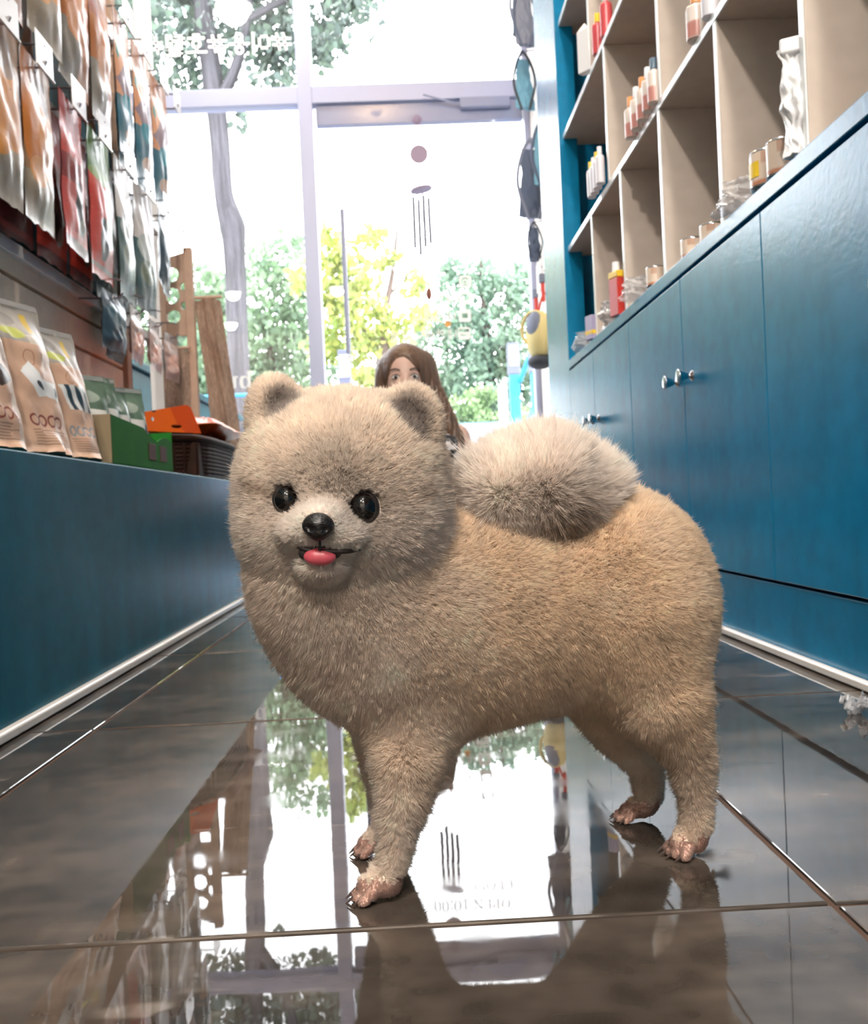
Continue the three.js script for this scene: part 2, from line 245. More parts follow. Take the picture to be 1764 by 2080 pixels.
// ---------- left counter and its back wall ----------
const CX = -0.402, CT = 0.286;
{
  const z0 = -2.92, z1 = 1.4;
  const c = thing('display_counter', 'low dark teal display counter running along the left of the aisle', 'counter', [CX, 0, 0]);
  const C = (a, b, d, e, f, g) => rbox(a - CX, b - CX, d, e, f, g, 0.0025);
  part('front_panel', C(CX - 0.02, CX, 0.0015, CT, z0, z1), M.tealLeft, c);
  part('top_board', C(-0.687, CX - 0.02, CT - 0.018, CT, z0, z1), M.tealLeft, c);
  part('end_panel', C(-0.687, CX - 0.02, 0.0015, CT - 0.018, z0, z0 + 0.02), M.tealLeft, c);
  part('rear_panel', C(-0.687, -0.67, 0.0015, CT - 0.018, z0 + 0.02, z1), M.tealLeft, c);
  struct('baseboard_left', rbox(CX - 0.003, CX + 0.009, 0.001, 0.012, z0, z1, 0.0035), M.seal);
  const ct = thing('checkout_counter', 'dark teal checkout counter left of the door, mirrored in the teal doors', 'counter', [-1.15, 0, -4.45]);
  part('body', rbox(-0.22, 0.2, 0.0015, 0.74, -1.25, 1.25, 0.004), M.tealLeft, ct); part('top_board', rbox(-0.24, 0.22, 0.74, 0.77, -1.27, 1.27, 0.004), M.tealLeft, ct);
  const w = thing('slatwall_unit', 'free-standing back wall with beige slats below and teal panel above', 'display wall', [-0.70, 0, 0]);
  const W = (a, b, d, e, f, g, r = 0.002) => rbox(a + 0.70, b + 0.70, d, e, f, g, r);
  part('core', W(-0.745, -0.722, 0.0015, 2.3, -2.52, z1), M.beigeBoard, w);
  for (let k = 0; k < 6; k++) { const y = 0.30 + k * 0.0723; part('slat', W(-0.722, -0.702, y, y + 0.065, -2.50, z1), M.slat, w); }
  part('teal_panel', W(-0.722, -0.706, 0.74, 2.3, -2.50, z1), M.tealPanel, w);
  part('end_post', W(-0.75, -0.695, 0.0015, 2.32, -2.56, -2.52), M.woodLight, w);
  part('hook_rail', W(-0.706, -0.690, 1.41, 1.455, -2.97, z1), M.white, w);
  part('hook_rail', W(-0.706, -0.690, 1.035, 1.065, -2.97, z1), M.white, w);
  part('hook_rail', W(-0.706, -0.690, 0.695, 0.72, -2.97, z1), M.white, w);
  part('outer_post', W(-0.75, -0.706, 0.0015, 2.32, -2.99, -2.955), M.white, w);
  part('top_brace', W(-0.75, -0.706, 2.28, 2.32, -2.955, -2.56), M.white, w);
}

// ---------- packets ----------
// A filled packet w x h x t standing on y = 0, its face towards +z; flat = share of the height taken by the flat header.
function packet(w, h, t, { flat = 0.16, foot = 0.0, wr = 0.5, seed = 1, nx = 14, ny = 22, taper = 0 } = {}) {
  const pos = [], uv = [], idx = [], q = seed * 7.13;
  for (let s = 0; s < 2; s++) for (let j = 0; j <= ny; j++) for (let i = 0; i <= nx; i++) {
    const u = i / nx, v = j / ny, a = Math.sin(Math.PI * u), top = smooth(1 - v, flat * 0.5, flat + 0.25), bot = foot ? 1 : smooth(v, 0, 0.22);
    const e = Math.pow(Math.max(a, 0), 0.55) * (foot ? mix(1, top, smooth(v, 0.1, 0.6)) : top * bot);
    let d = 0.0006 + t / 2 * e * (foot ? mix(1, 0.75, v) : 1);
    d *= 1 + wr * 0.55 * noise3(u * 3 + q, v * 4, s * 3) + wr * 0.3 * noise3(u * 8 + q, v * 9, s * 5);
    const rim = noise3(u * 5 + q, v * 6 + 9, 2) * 0.004 * wr * (0.3 + 0.7 * (1 - top) + 0.5 * e);
    const sway = 0.012 * noise3(q, v * 1.6, 4) * wr * (1 - v);
    const x = (u - 0.5) * w * (1 - taper * v) * (1 - 0.06 * e) + 0.004 * wr * noise3(q + 5, v * 5, u);
    pos.push(x + (u === 0 || u === 1 ? 0 : 0), v * h + (j === 0 ? 0.004 * noise3(u * 4 + q, 1, 1) * (foot ? 0 : 1) : 0), (s ? -d : d) + rim + sway);
    uv.push(u, v);
  }
  const N = (nx + 1) * (ny + 1);
  for (let s = 0; s < 2; s++) for (let j = 0; j < ny; j++) for (let i = 0; i < nx; i++) { const a = s * N + j * (nx + 1) + i, b = a + 1, c = a + nx + 1, d = c + 1; s ? idx.push(a, c, b, b, c, d) : idx.push(a, b, c, b, d, c); }
  const edge = (k) => { for (let j = 0; j < k.length - 1; j++) idx.push(k[j], k[j] + N, k[j + 1], k[j + 1], k[j] + N, k[j + 1] + N); };
  edge(Array.from({ length: ny + 1 }, (_, j) => j * (nx + 1))); edge(Array.from({ length: ny + 1 }, (_, j) => (ny - j) * (nx + 1) + nx)); edge(Array.from({ length: nx + 1 }, (_, i) => nx - i)); edge(Array.from({ length: nx + 1 }, (_, i) => ny * (nx + 1) + i));
  const g = new THREE.BufferGeometry(); g.setAttribute('position', new THREE.Float32BufferAttribute(pos, 3)); g.setAttribute('uv', new THREE.Float32BufferAttribute(uv, 2)); g.setIndex(idx); g.computeVertexNormals(); return g;
}
const foil = (map, o = {}) => phys({ map, roughness: 0.36, specularIntensity: 0.55, clearcoat: 0.18, clearcoatRoughness: 0.08, ...o });
const blob = (c, x, y, rx, ry, col, rot = 0) => { c.fillStyle = col; c.beginPath(); c.ellipse(x, y, rx, ry, rot, 0, 7); c.fill(); };
const speck = (c, w, h, n, cols, a, b) => { for (let i = 0; i < n; i++) { c.fillStyle = cols[Math.floor(rnd() * cols.length)]; c.globalAlpha = 0.35; c.fillRect(rnd() * w, a + rnd() * (b - a), 2 + rnd() * 5, 1 + rnd() * 3); } c.globalAlpha = 1; };
const PRINT = {
  orange: (c, w, h) => { c.fillStyle = '#a8805e'; c.fillRect(0, 0, w, h); blob(c, w * .25, h * .35, w * .28, h * .42, '#cf7f3c'); blob(c, w * .6, h * .45, w * .3, h * .3, '#dc9a60'); c.fillStyle = '#a89a86'; c.fillRect(0, h * .72, w, h * .28); blob(c, w * .3, h * .70, w * .22, h * .09, '#dd9a55'); blob(c, w * .65, h * .2, w * .2, h * .12, '#8b7466'); speck(c, w, h, 160, ['#7d6654', '#e2c1a2', '#c07f4c'], 0, h); },
  brown: (c, w, h) => { c.fillStyle = '#b5713f'; c.fillRect(0, 0, w, h); blob(c, w * .7, h * .3, w * .35, h * .35, '#d98f55'); c.fillStyle = '#8e8880'; c.fillRect(0, h * .62, w * .55, h * .38); c.fillStyle = '#a9614c'; c.fillRect(0, h * .2, w * .4, h * .12); blob(c, w * .4, h * .6, w * .25, h * .12, '#c98d62'); speck(c, w, h, 160, ['#6f5a4a', '#dcb592'], 0, h); },
  red: (c, w, h) => { c.fillStyle = '#c4463c'; c.fillRect(0, 0, w, h); c.fillStyle = '#8f3a36'; c.fillRect(0, h * .40, w * .7, h * .16); blob(c, w * .55, h * .72, w * .2, h * .15, '#3b4140'); blob(c, w * .5, h * .6, w * .12, h * .08, '#4b5150'); blob(c, w * .6, h * .82, w * .12, h * .06, '#8f8c80'); c.fillStyle = '#dd4f40'; c.fillRect(0, h * .88, w, h * .05); c.fillStyle = '#7a2f2c'; c.fillRect(0, h * .93, w, h * .07); speck(c, w, h, 90, ['#e9a090', '#5b2624'], 0, h); },
  redGreen: (c, w, h) => { c.fillStyle = '#cf4d40'; c.fillRect(0, 0, w, h); c.fillStyle = '#5f8b4d'; c.fillRect(0, 0, w, h * .3); blob(c, w * .5, h * .3, w * .5, h * .06, '#7f9e5c'); blob(c, w * .7, h * .38, w * .1, h * .03, '#e3b53c'); blob(c, w * .65, h * .66, w * .26, h * .11, '#9aa06b'); blob(c, w * .4, h * .76, w * .18, h * .13, '#39474c'); blob(c, w * .35, h * .65, w * .1, h * .06, '#43535c'); c.fillStyle = '#8f6f60'; c.fillRect(0, h * .92, w, h * .03); speck(c, w, h, 90, ['#f0b0a0', '#39474c'], 0, h); },
  teal: (c, w, h) => { c.fillStyle = '#e0a27c'; c.fillRect(0, 0, w, h); c.fillStyle = '#9a8794'; c.beginPath(); c.moveTo(0, h * .5); c.lineTo(w * .6, h * .22); c.lineTo(w, h * .42); c.lineTo(w * .4, h * .66); c.fill(); c.fillStyle = '#3f7488'; c.fillRect(0, h * .60, w, h * .4); blob(c, w * .4, h * .62, w * .24, h * .07, '#2f93a8'); blob(c, w * .5, h * .85, w * .3, h * .06, '#c9a58c'); blob(c, w * .1, h * .3, w * .05, h * .05, '#2f9a96'); speck(c, w, h, 90, ['#e7cbb6', '#436a78'], 0, h); },
  silver: (c, w, h) => { c.fillStyle = '#c9c4c2'; c.fillRect(0, 0, w, h * .5); c.fillStyle = '#4d6a6b'; c.fillRect(0, h * .45, w, h * .55); blob(c, w * .45, h * .5, w * .4, h * .12, '#a9b3b0'); blob(c, w * .4, h * .7, w * .3, h * .1, '#6f7f6c'); c.fillStyle = '#2f4a55'; c.fillRect(0, h * .9, w, h * .1); speck(c, w, h, 120, ['#e6e3e2', '#7c8a8a'], 0, h); },
  maroon: (c, w, h) => { c.fillStyle = '#6d2f2d'; c.fillRect(0, 0, w, h); c.fillStyle = '#8c3b36'; c.fillRect(0, h * .7, w, h * .1); blob(c, w * .5, h * .6, w * .25, h * .14, '#453a3a'); c.fillStyle = '#9d3f37'; c.fillRect(0, h * .93, w, h * .04); speck(c, w, h, 120, ['#a8625a', '#3e2525'], 0, h); },
  pinkClear: (c, w, h) => { c.fillStyle = '#b9a299'; c.fillRect(0, 0, w, h); blob(c, w * .5, h * .65, w * .4, h * .2, '#d9a48e'); blob(c, w * .3, h * .78, w * .25, h * .08, '#e7c6b6'); c.fillStyle = '#8e7f79'; c.fillRect(0, 0, w, h * .2); speck(c, w, h, 120, ['#f0dcd0', '#8a6b5e'], 0, h); },
  darkTeal: (c, w, h) => { c.fillStyle = '#3c5260'; c.fillRect(0, 0, w, h); blob(c, w * .5, h * .4, w * .4, h * .2, '#55707c'); speck(c, w, h, 80, ['#7f97a0', '#24343d'], 0, h); },
  kraftWhite: (c, w, h) => { kraft(c, w, h); c.fillStyle = '#eef0f2'; c.beginPath(); c.moveTo(w * .30, h * .5); c.lineTo(w * .48, h * .42); c.lineTo(w * .62, h * .53); c.lineTo(w * .86, h * .54); c.lineTo(w * .9, h * .66); c.lineTo(w * .66, h * .63); c.lineTo(w * .5, h * .65); c.fill(); blob(c, w * .56, h * .575, w * .07, h * .02, '#2b3038', .5); blob(c, w * .83, h * .6, w * .03, h * .03, '#2b3038'); dots(c, w, h, '#7d3f3a'); },
  kraftStripe: (c, w, h) => { kraft(c, w, h); for (let k = 0; k < 6; k++) { c.fillStyle = k % 2 ? '#2d4553' : '#e9ecec'; c.beginPath(); c.moveTo(w * (.25 + k * .09), h * .46); c.lineTo(w * (.34 + k * .09), h * .46); c.lineTo(w * (.46 + k * .09), h * .64); c.lineTo(w * (.38 + k * .09), h * .64); c.fill(); } dots(c, w, h, '#7f8f9c'); },
  kraftDark: (c, w, h) => { kraft(c, w, h); c.fillStyle = '#3a2a24'; c.beginPath(); c.moveTo(w * .3, h * .47); c.lineTo(w * .8, h * .5); c.lineTo(w * .86, h * .58); c.lineTo(w * .6, h * .64); c.lineTo(w * .3, h * .58); c.fill(); dots(c, w, h, '#8c4a3c'); },
  greenWhite: (c, w, h) => { c.fillStyle = '#5e7464'; c.fillRect(0, 0, w, h * .45); c.fillStyle = '#e6e4df'; c.fillRect(w * .1, h * .36, w * .8, h * .64); blob(c, w * .5, h * .25, w * .3, h * .08, '#8b998c'); blob(c, w * .3, h * .32, w * .1, h * .04, '#c5d24e'); c.fillStyle = '#2f5a3c'; c.fillRect(0, 0, w * .12, h); blob(c, w * .5, h * .6, w * .16, h * .06, '#5a4638'); c.fillStyle = '#3f78b8'; c.fillRect(w * .12, h * .9, w * .8, h * .06); },
  greenRed: (c, w, h) => { c.fillStyle = '#5e7464'; c.fillRect(0, 0, w, h * .45); c.fillStyle = '#e6e4df'; c.fillRect(w * .1, h * .4, w * .8, h * .6); blob(c, w * .5, h * .25, w * .3, h * .08, '#9aa69a'); c.fillStyle = '#2f5a3c'; c.fillRect(0, 0, w * .12, h); c.fillStyle = '#b8454c'; c.fillRect(w * .12, h * .85, w * .8, h * .1); },
  greyGreen: (c, w, h) => { c.fillStyle = '#7a8072'; c.fillRect(0, 0, w, h); blob(c, w * .5, h * .4, w * .35, h * .2, '#d4d3cb'); blob(c, w * .5, h * .75, w * .35, h * .15, '#55604f'); c.fillStyle = '#c9b07a'; c.fillRect(w * .2, h * .6, w * .3, h * .06); },
  orangeFlat: (c, w, h) => { c.fillStyle = '#f0691c'; c.fillRect(0, 0, w, h); c.fillStyle = '#d9511a'; c.beginPath(); c.moveTo(w * .2, 0); c.lineTo(w * .6, 0); c.lineTo(w, h * .5); c.lineTo(w, h); c.lineTo(w * .5, h * .6); c.fill(); blob(c, w * .5, h * .85, w * .14, h * .05, '#3a2418'); blob(c, w * .15, h * .45, w * .03, h * .025, '#3a2418'); },
};
function kraft(c, w, h) { c.fillStyle = '#d0ab93'; c.fillRect(0, 0, w, h); c.fillStyle = '#a9a39c'; c.fillRect(0, 0, w, h * .30); blob(c, w * .35, h * .14, w * .2, h * .05, '#8f8b86'); blob(c, w * .4, h * .24, w * .18, h * .04, '#bcc463'); c.fillStyle = '#d2b24a'; c.fillRect(w * .68, h * .08, w * .09, h * .14); c.fillStyle = '#e6dccf'; for (let k = 0; k < 5; k++) c.fillRect(w * .58, h * (.24 + k * .014), w * (.12 + .1 * rnd()), h * .008); c.strokeStyle = '#a8745c'; c.lineWidth = 2; c.beginPath(); c.arc(w * .5, h * .40, w * .08, 0, 7); c.stroke(); c.fillStyle = '#8a6a58'; for (let k = 0; k < 6; k++) c.fillRect(w * .28, h * (.86 + k * .018), w * (.3 + .3 * rnd()), h * .005); speck(c, w, h, 100, ['#b98f78', '#e0c3b0'], h * .3, h); }
function dots(c, w, h, col) { c.strokeStyle = col; c.lineWidth = 4; for (let k = 0; k < 4; k++) { c.beginPath(); c.arc(w * (.34 + k * .14), h * .80, w * .055, 0, 7); c.stroke(); } }
const bagMat = {}; for (const k of Object.keys(PRINT)) bagMat[k] = foil(canvasTex(192, 320, PRINT[k]), /kraft/.test(k) ? { roughness: 0.5, clearcoat: 0.35, clearcoatRoughness: 0.3 } : {});
M.clear = phys({ color: S(0xf2f2f4), roughness: 0.12, transmission: 0.72, thickness: 0, ior: 1.45 });
// ---------- hooks with price plates ----------
const hookGeo = { low: tube([[-0.09, 0, 0], [-0.03, -0.002, 0], [0.0, -0.001, 0], [0.006, 0.008, 0]], 0.0022, 14, 6), up: tube([[-0.09, 0.038, 0], [-0.01, 0.038, 0], [0.004, 0.034, 0]], 0.0018, 10, 6), plate: rbox(0.002, 0.0035, -0.012, 0.048, -0.041, 0.041, 0.0006, 1), lip: rbox(0.002, 0.006, -0.015, -0.011, -0.042, 0.042, 0.001, 1) };
M.plate = phys({ color: S(0xfafafc), roughness: 0.25, clearcoat: 0.6, clearcoatRoughness: 0.1 });
M.cyan = std({ color: S(0x62c6cc), roughness: 0.4 });
const rowName = ['top row', 'middle row', 'bottom row'];
const ord = ['nearest', 'second', 'third', 'fourth', 'fifth', 'sixth', 'seventh', 'eighth', 'ninth', 'tenth', 'eleventh', 'twelfth'];
function hookRow(row, y, zs, plates = true) {
  zs.forEach((z, k) => {
    const t = thing('display_hook', `${plates ? 'wire hook with white price plate' : 'bare wire hook'}, ${ord[k]} from the camera in the ${rowName[row]}`, 'hook', [-0.602, y, z], 0, 'peg hooks on the left display wall');
    part('lower_prong', hookGeo.low, M.wire, t); part('upper_prong', hookGeo.up, M.wire, t);
    if (plates) { const p = part('price_plate', hookGeo.plate, M.plate, t); part('plate_lip', hookGeo.lip, M.plate, p); }
  });
}
const ZB = [-1.12, -1.29, -1.46, -1.63, -1.80, -1.97, -2.14, -2.309, -2.473, -2.649, -2.80], ZA = [-1.08, -1.25, -1.42, -1.585, -1.741, -1.921, -2.083, -2.266, -2.445, -2.62, -2.80], ZC = [-2.15, -2.32, -2.49, -2.66];
hookRow(0, 1.36, ZB); hookRow(1, 1.006, ZA); hookRow(2, 0.69, ZC, false);
const bagShape = {}; const shapeOf = (w, h, t, k) => bagShape[[w, h, t, k]] ??= packet(w, h, t, { seed: k + w * 10, wr: 0.42, flat: 0.2 });
const LOOK = { orange: 'orange and clear plastic treat bag', brown: 'brown and orange plastic treat bag', red: 'glossy red treat bag with dark animal print', redGreen: 'red treat bag with green top', teal: 'peach treat bag with teal lower half', silver: 'silvery crinkled treat bag with dark teal base', maroon: 'dark maroon treat bag', pinkClear: 'small clear pouch with pink treats', darkTeal: 'short dark teal packet' };
function hang(kind, row, k, depth, { w = 0.15, h = 0.29, t = 0.024, x = -0.617, dz = 0, turn = 0 } = {}) {
  const z = [ZB, ZA, ZC][row][k], y = [1.36, 1.006, 0.69][row];
  const o = thing('treat_bag', `${LOOK[kind]}, ${depth ? 'rear' : 'front'} one on ${ord[k]} hook, ${rowName[row]}`, 'bag', [x, y - h + 0.008, z + dz], Math.PI / 2 + turn, 'bags hanging on the left display wall');
  const b = part('bag', shapeOf(w, h, t, (k * 3 + row + depth) % 5), bagMat[kind], o);
  part('hang_hole', new THREE.TorusGeometry(0.008, 0.0012, 6, 16).translate(0, h - 0.012, 0.002), M.clear, b);
}
['brown', 'brown', 'orange', 'brown', 'orange', 'brown', 'brown', 'teal', 'teal', 'teal'].forEach((kd, k) => { hang(kd, 0, k, 0, { h: [0.30, 0.31, 0.29, 0.31, 0.30, 0.31, 0.32, 0.33, 0.34, 0.33][k], w: k > 6 ? 0.14 : 0.15, dz: rr(-0.012, 0.012), turn: rr(-0.07, 0.07) }); if (k % 2 === 0 || k > 7) hang(k > 6 ? 'teal' : 'brown', 0, k, 1, { x: -0.661, h: 0.30, dz: rr(-0.01, 0.01), turn: rr(-0.04, 0.04) }); });
['orange', 'orange', 'orange', 'orange', 'orange', 'red', 'redGreen', 'silver', 'silver', 'darkTeal'].forEach((kd, k) => { hang(kd, 1, k, 0, { h: [0.28, 0.28, 0.29, 0.29, 0.29, 0.29, 0.30, 0.31, 0.30, 0.22][k], w: k === 9 ? 0.1 : 0.15, dz: rr(-0.01, 0.01), turn: rr(-0.07, 0.07) }); if (k < 9) hang(k < 5 ? 'maroon' : k < 7 ? 'red' : 'silver', 1, k, 1, { x: -0.663, h: k < 5 ? 0.31 : 0.31, w: 0.155, dz: rr(-0.008, 0.008), turn: rr(-0.04, 0.04) }); });
['darkTeal', 'pinkClear', 'pinkClear', 'pinkClear'].forEach((kd, k) => hang(kd, 2, k, 0, { h: 0.125, w: 0.12, t: 0.024, dz: 0, turn: rr(-0.15, 0.15) }));
hang('darkTeal', 2, 1, 1, { x: -0.665, h: 0.12, w: 0.13, t: 0.024 });
// ---------- goods on the counter ----------
{
  const pouch = (kind, label, x, z, w, h, t, turn, tilt, seed) => { const o = thing('stand_up_pouch', label, 'pouch', [x, CT + 0.001, z], turn, 'pouches standing on the counter'); const b = part('pouch', packet(w, h, t, { foot: 1, seed, wr: 0.35, flat: 0.1 }), bagMat[kind], o); b.rotation.x = tilt; part('seal_strip', rbox(-w / 2 * 0.97, w / 2 * 0.97, h - 0.008, h - 0.001, -0.0016, 0.0016, 0.0006, 1), M.clear, b); return o; };
  pouch('kraftDark', 'kraft pouch with dark brown print at the left picture edge', -0.435, -1.045, 0.125, 0.185, 0.045, 1.35, -0.2, 3);
  pouch('kraftWhite', 'kraft pouch with white animal shape and ring of brown circles', -0.435, -1.175, 0.125, 0.195, 0.045, 1.3, -0.2, 4);
  pouch('kraftStripe', 'kraft pouch with blue and white stripes, third from the left edge', -0.43, -1.295, 0.11, 0.18, 0.04, 1.3, -0.2, 5);
  pouch('kraftWhite', 'kraft pouch behind the front row with white shape', -0.58, -1.12, 0.135, 0.20, 0.05, 1.3, -0.1, 6);
  pouch('greyGreen', 'grey-green pouch just left of the green display box', -0.625, -1.43, 0.10, 0.15, 0.035, 1.35, -0.1, 7);
  pouch('greyGreen', 'grey-green pouch behind the striped kraft pouch', -0.56, -1.30, 0.10, 0.16, 0.035, 1.35, -0.1, 8);
  // green carton
  const gm = phys({ map: tex(128, 128, (u, v) => { const k = 1 + 0.12 * (fB(u, v) - 0.5) + 0.08 * (fC(u, v) - 0.5); return [0.14 * k, 0.44 * k, 0.16 * k]; }), roughness: 0.7, specularIntensity: 0.2 }), tan = phys({ color: S(0x8a7a62), roughness: 0.8, specularIntensity: 0.2 }), brownCut = std({ color: S(0x4b2a20), roughness: 0.7 });
  const b = thing('display_carton', 'low green cardboard display box holding slim pouches', 'box', [-0.405, CT + 0.001, -1.37]);
  part('near_side', rbox(-0.16, 0, 0, 0.068, -0.0015, 0.0015, 0.0008, 1), tan, b); part('far_side', rbox(-0.16, 0, 0, 0.068, -0.3515, -0.3485, 0.0008, 1), gm, b);
  const fs = new THREE.Shape(); fs.moveTo(0, 0); fs.lineTo(0.35, 0); fs.lineTo(0.35, 0.05); fs.quadraticCurveTo(0.3, 0.062, 0.25, 0.045); fs.quadraticCurveTo(0.2, 0.05, 0.17, 0.062); fs.lineTo(0, 0.068);
  part('front_side', uvm(new THREE.ExtrudeGeometry(fs, { depth: 0.0025, bevelEnabled: false }).rotateY(Math.PI / 2).translate(-0.0025, 0, 0)), gm, b);
  part('rear_side', rbox(-0.1615, -0.1585, 0, 0.09, -0.35, 0, 0.0008, 1), gm, b); part('base', rbox(-0.16, 0, 0, 0.002, -0.35, 0, 0.0008, 1), tan, b);
  for (const z of [-0.215, -0.285]) part('cut_out', rbox(-0.001, 0.0008, 0.014, 0.040, z - 0.022, z + 0.022, 0.0006, 1), brownCut, b);
  [['greenRed', -1.44, 'slim green and white pouch with red base, nearest in the green box'], ['greenWhite', -1.51, 'slim white pouch with blue base, second in the green box'], ['greenWhite', -1.58, 'slim green and white pouch, third in the green box'], ['greenRed', -1.65, 'slim green pouch at the far end of the green box']].forEach(([k, z, l], i) => { const o = pouch(k, l, -0.455, z, 0.085, 0.135 + 0.006 * (i % 2), 0.028, 0.95 + 0.1 * (i % 3), -0.16, 10 + i); o.position.y = CT + 0.0035; });
  // wicker basket
  const wk = phys({ specularIntensity: 0.3, map: tex(128, 128, (u, v) => { const k = 0.8 + 0.5 * (fB(u, v * 3) - 0.5) + 0.3 * (fC(u, v) - 0.5); return [0.23 * k, 0.125 * k, 0.085 * k]; }), roughness: 0.6 });
  const wb = thing('wicker_basket', 'dark brown wicker basket on the counter with an orange packet on top', 'basket', [-0.515, CT + 0.001, -2.26]);
  const L = 0.48, W2 = 0.19, H2 = 0.082, rings = 9, oval = (s, y) => Array.from({ length: 28 }, (_, i) => { const a = i / 28 * 6.2832, c = Math.cos(a), d = Math.sin(a); return [W2 / 2 * s * Math.sign(c) * Math.pow(Math.abs(c), 0.55), y, L / 2 * s * Math.sign(d) * Math.pow(Math.abs(d), 0.55)]; });
  for (let k = 0; k < rings; k++) part('weave_ring', tube(oval(0.94 + 0.06 * k / rings, 0.006 + k * (H2 - 0.008) / rings), 0.0055, 84, 6, true), wk, wb);
  part('rim', tube(oval(1.02, H2), 0.008, 84, 8, true), wk, wb);
  part('lining', join([rbox(-W2 / 2 * 0.9, W2 / 2 * 0.9, 0.001, 0.006, -L / 2 * 0.9, L / 2 * 0.9, 0.002), rbox(W2 / 2 * 0.86, W2 / 2 * 0.9, 0.004, H2 * 0.9, -L / 2 * 0.86, L / 2 * 0.86, 0.001), rbox(-W2 / 2 * 0.9, -W2 / 2 * 0.86, 0.004, H2 * 0.9, -L / 2 * 0.86, L / 2 * 0.86, 0.001), rbox(-W2 / 2 * 0.86, W2 / 2 * 0.86, 0.004, H2 * 0.9, L / 2 * 0.86, L / 2 * 0.9, 0.001), rbox(-W2 / 2 * 0.86, W2 / 2 * 0.86, 0.004, H2 * 0.9, -L / 2 * 0.9, -L / 2 * 0.86, 0.001)]), wk, wb);
  for (let i = 0; i < 28; i += 1) { const p = oval(1.005, 0)[i]; part('stake', rod([p[0] * 0.95, 0.002, p[2] * 0.95], [p[0] * 1.01, H2, p[2] * 1.01], 0.0035, 0.0035, 6), wk, wb); }
  const op = thing('orange_packet', 'glossy orange packet lying across the wicker basket', 'packet', [-0.50, CT + H2 + 0.026, -2.36], 0);
  part('packet', packet(0.18, 0.44, 0.055, { seed: 21, wr: 0.5, flat: 0.1 }).rotateX(-Math.PI / 2).translate(0, 0.014, 0.2), bagMat.orangeFlat, op);
  const hd = thing('orange_header_card', 'orange card with punched hole standing up at the near end of the basket', 'card', [-0.47, CT + H2 + 0.011, -1.99], 0.95);
  const cs = new THREE.Shape(); cs.moveTo(-0.07, 0); cs.lineTo(0.08, 0); cs.lineTo(0.055, 0.052); cs.quadraticCurveTo(0.045, 0.058, 0.035, 0.056); cs.lineTo(-0.07, 0.036); const hp = new THREE.Path(); hp.absellipse(-0.045, 0.024, 0.004, 0.004, 0, 6.283); cs.holes.push(hp); const hq = new THREE.Path(); hq.absellipse(0.015, 0.012, 0.014, 0.004, 0, 6.283); cs.holes.push(hq);
  part('card', uvm(new THREE.ExtrudeGeometry(cs, { depth: 0.0015, bevelEnabled: false }), 6, 0.4, 0.3), bagMat.orangeFlat, hd);
  // wooden stand with brown cloth panels
  const felt = std({ map: tex(256, 256, (u, v) => { const k = 1 + 0.35 * (fC(u, v) - 0.5) + 0.25 * (fB(u, v) - 0.5); return [0.66 * k, 0.56 * k, 0.49 * k]; }), roughness: 0.95, bumpMap: tex(128, 128, (u, v) => { const k = fC(u * 2, v * 2); return [k, k, k]; }, { srgb: false }), bumpScale: 0.003 });
  const ws = thing('wooden_display_stand', 'light wooden stand with fretwork head and brown cloth panels by the window', 'stand', [-0.60, CT + 0.001, -2.85]);
  part('post', rbox(-0.012, 0.012, 0, 0.69, -0.012, 0.012, 0.002), M.woodLight, ws); part('post', rbox(-0.084, -0.066, 0, 0.66, -0.012, 0.012, 0.002), M.woodLight, ws);
  const fr = new THREE.Shape(); fr.moveTo(-0.076, 0.44); fr.lineTo(0.0, 0.44); fr.lineTo(0.0, 0.68); fr.lineTo(-0.076, 0.66); for (const [x, y, a, c] of [[-0.048, 0.615, 0.02, 0.022], [-0.048, 0.555, 0.02, 0.024], [-0.048, 0.495, 0.02, 0.02], [-0.018, 0.58, 0.008, 0.012], [-0.018, 0.525, 0.008, 0.012]]) { const e = new THREE.Path(); e.absellipse(x, y, a, c, 0, 6.283); fr.holes.push(e); }
  part('fretwork', uvm(new THREE.ExtrudeGeometry(fr, { depth: 0.012, bevelEnabled: false, curveSegments: 10 }).translate(0, 0, -0.006)), M.woodLight, ws);
  part('foot', rbox(-0.085, 0.03, 0, 0.016, -0.035, 0.035, 0.003), M.woodLight, ws);
  const drape = (x0, x1, y0, y1, sl, ph) => { const g = new THREE.PlaneGeometry(1, 1, 24, 20), p = g.attributes.position; for (let i = 0; i < p.count; i++) { const u = p.getX(i) + 0.5, v = p.getY(i) + 0.5, x = mix(x0, x1, u) + sl * (1 - v); p.setXYZ(i, x, mix(y0, y1, v) - 0.02 * Math.abs(u - 0.5), 0.012 * Math.sin(u * 9 + ph) * (0.35 + 0.65 * (1 - v)) + 0.01 * noise3(u * 3, v * 3, ph)); } g.computeVertexNormals(); const back = g.clone(); const q = back.attributes.position; for (let i = 0; i < q.count; i++) q.setZ(i, q.getZ(i) - 0.006); back.index.array.reverse(); back.computeVertexNormals(); return join([g, back]); };
  const d1 = part('cloth_panel', drape(-0.075, -0.005, 0.01, 0.40, -0.005, 0.4), felt, ws); d1.position.z = 0.03;
  const d2 = part('cloth_panel', drape(0.0, 0.075, 0.01, 0.56, 0.055, 2.1), felt, ws); d2.position.z = -0.06;
  part('cross_bar', rod([-0.08, 0.40, 0.03], [0.0, 0.40, 0.03], 0.005), M.woodLight, ws); part('cross_bar', rod([-0.01, 0.56, -0.06], [0.08, 0.56, -0.06], 0.005), M.woodLight, ws); part('cross_bar', rod([-0.005, 0.56, 0], [-0.005, 0.56, -0.065], 0.005), M.woodLight, ws);
}
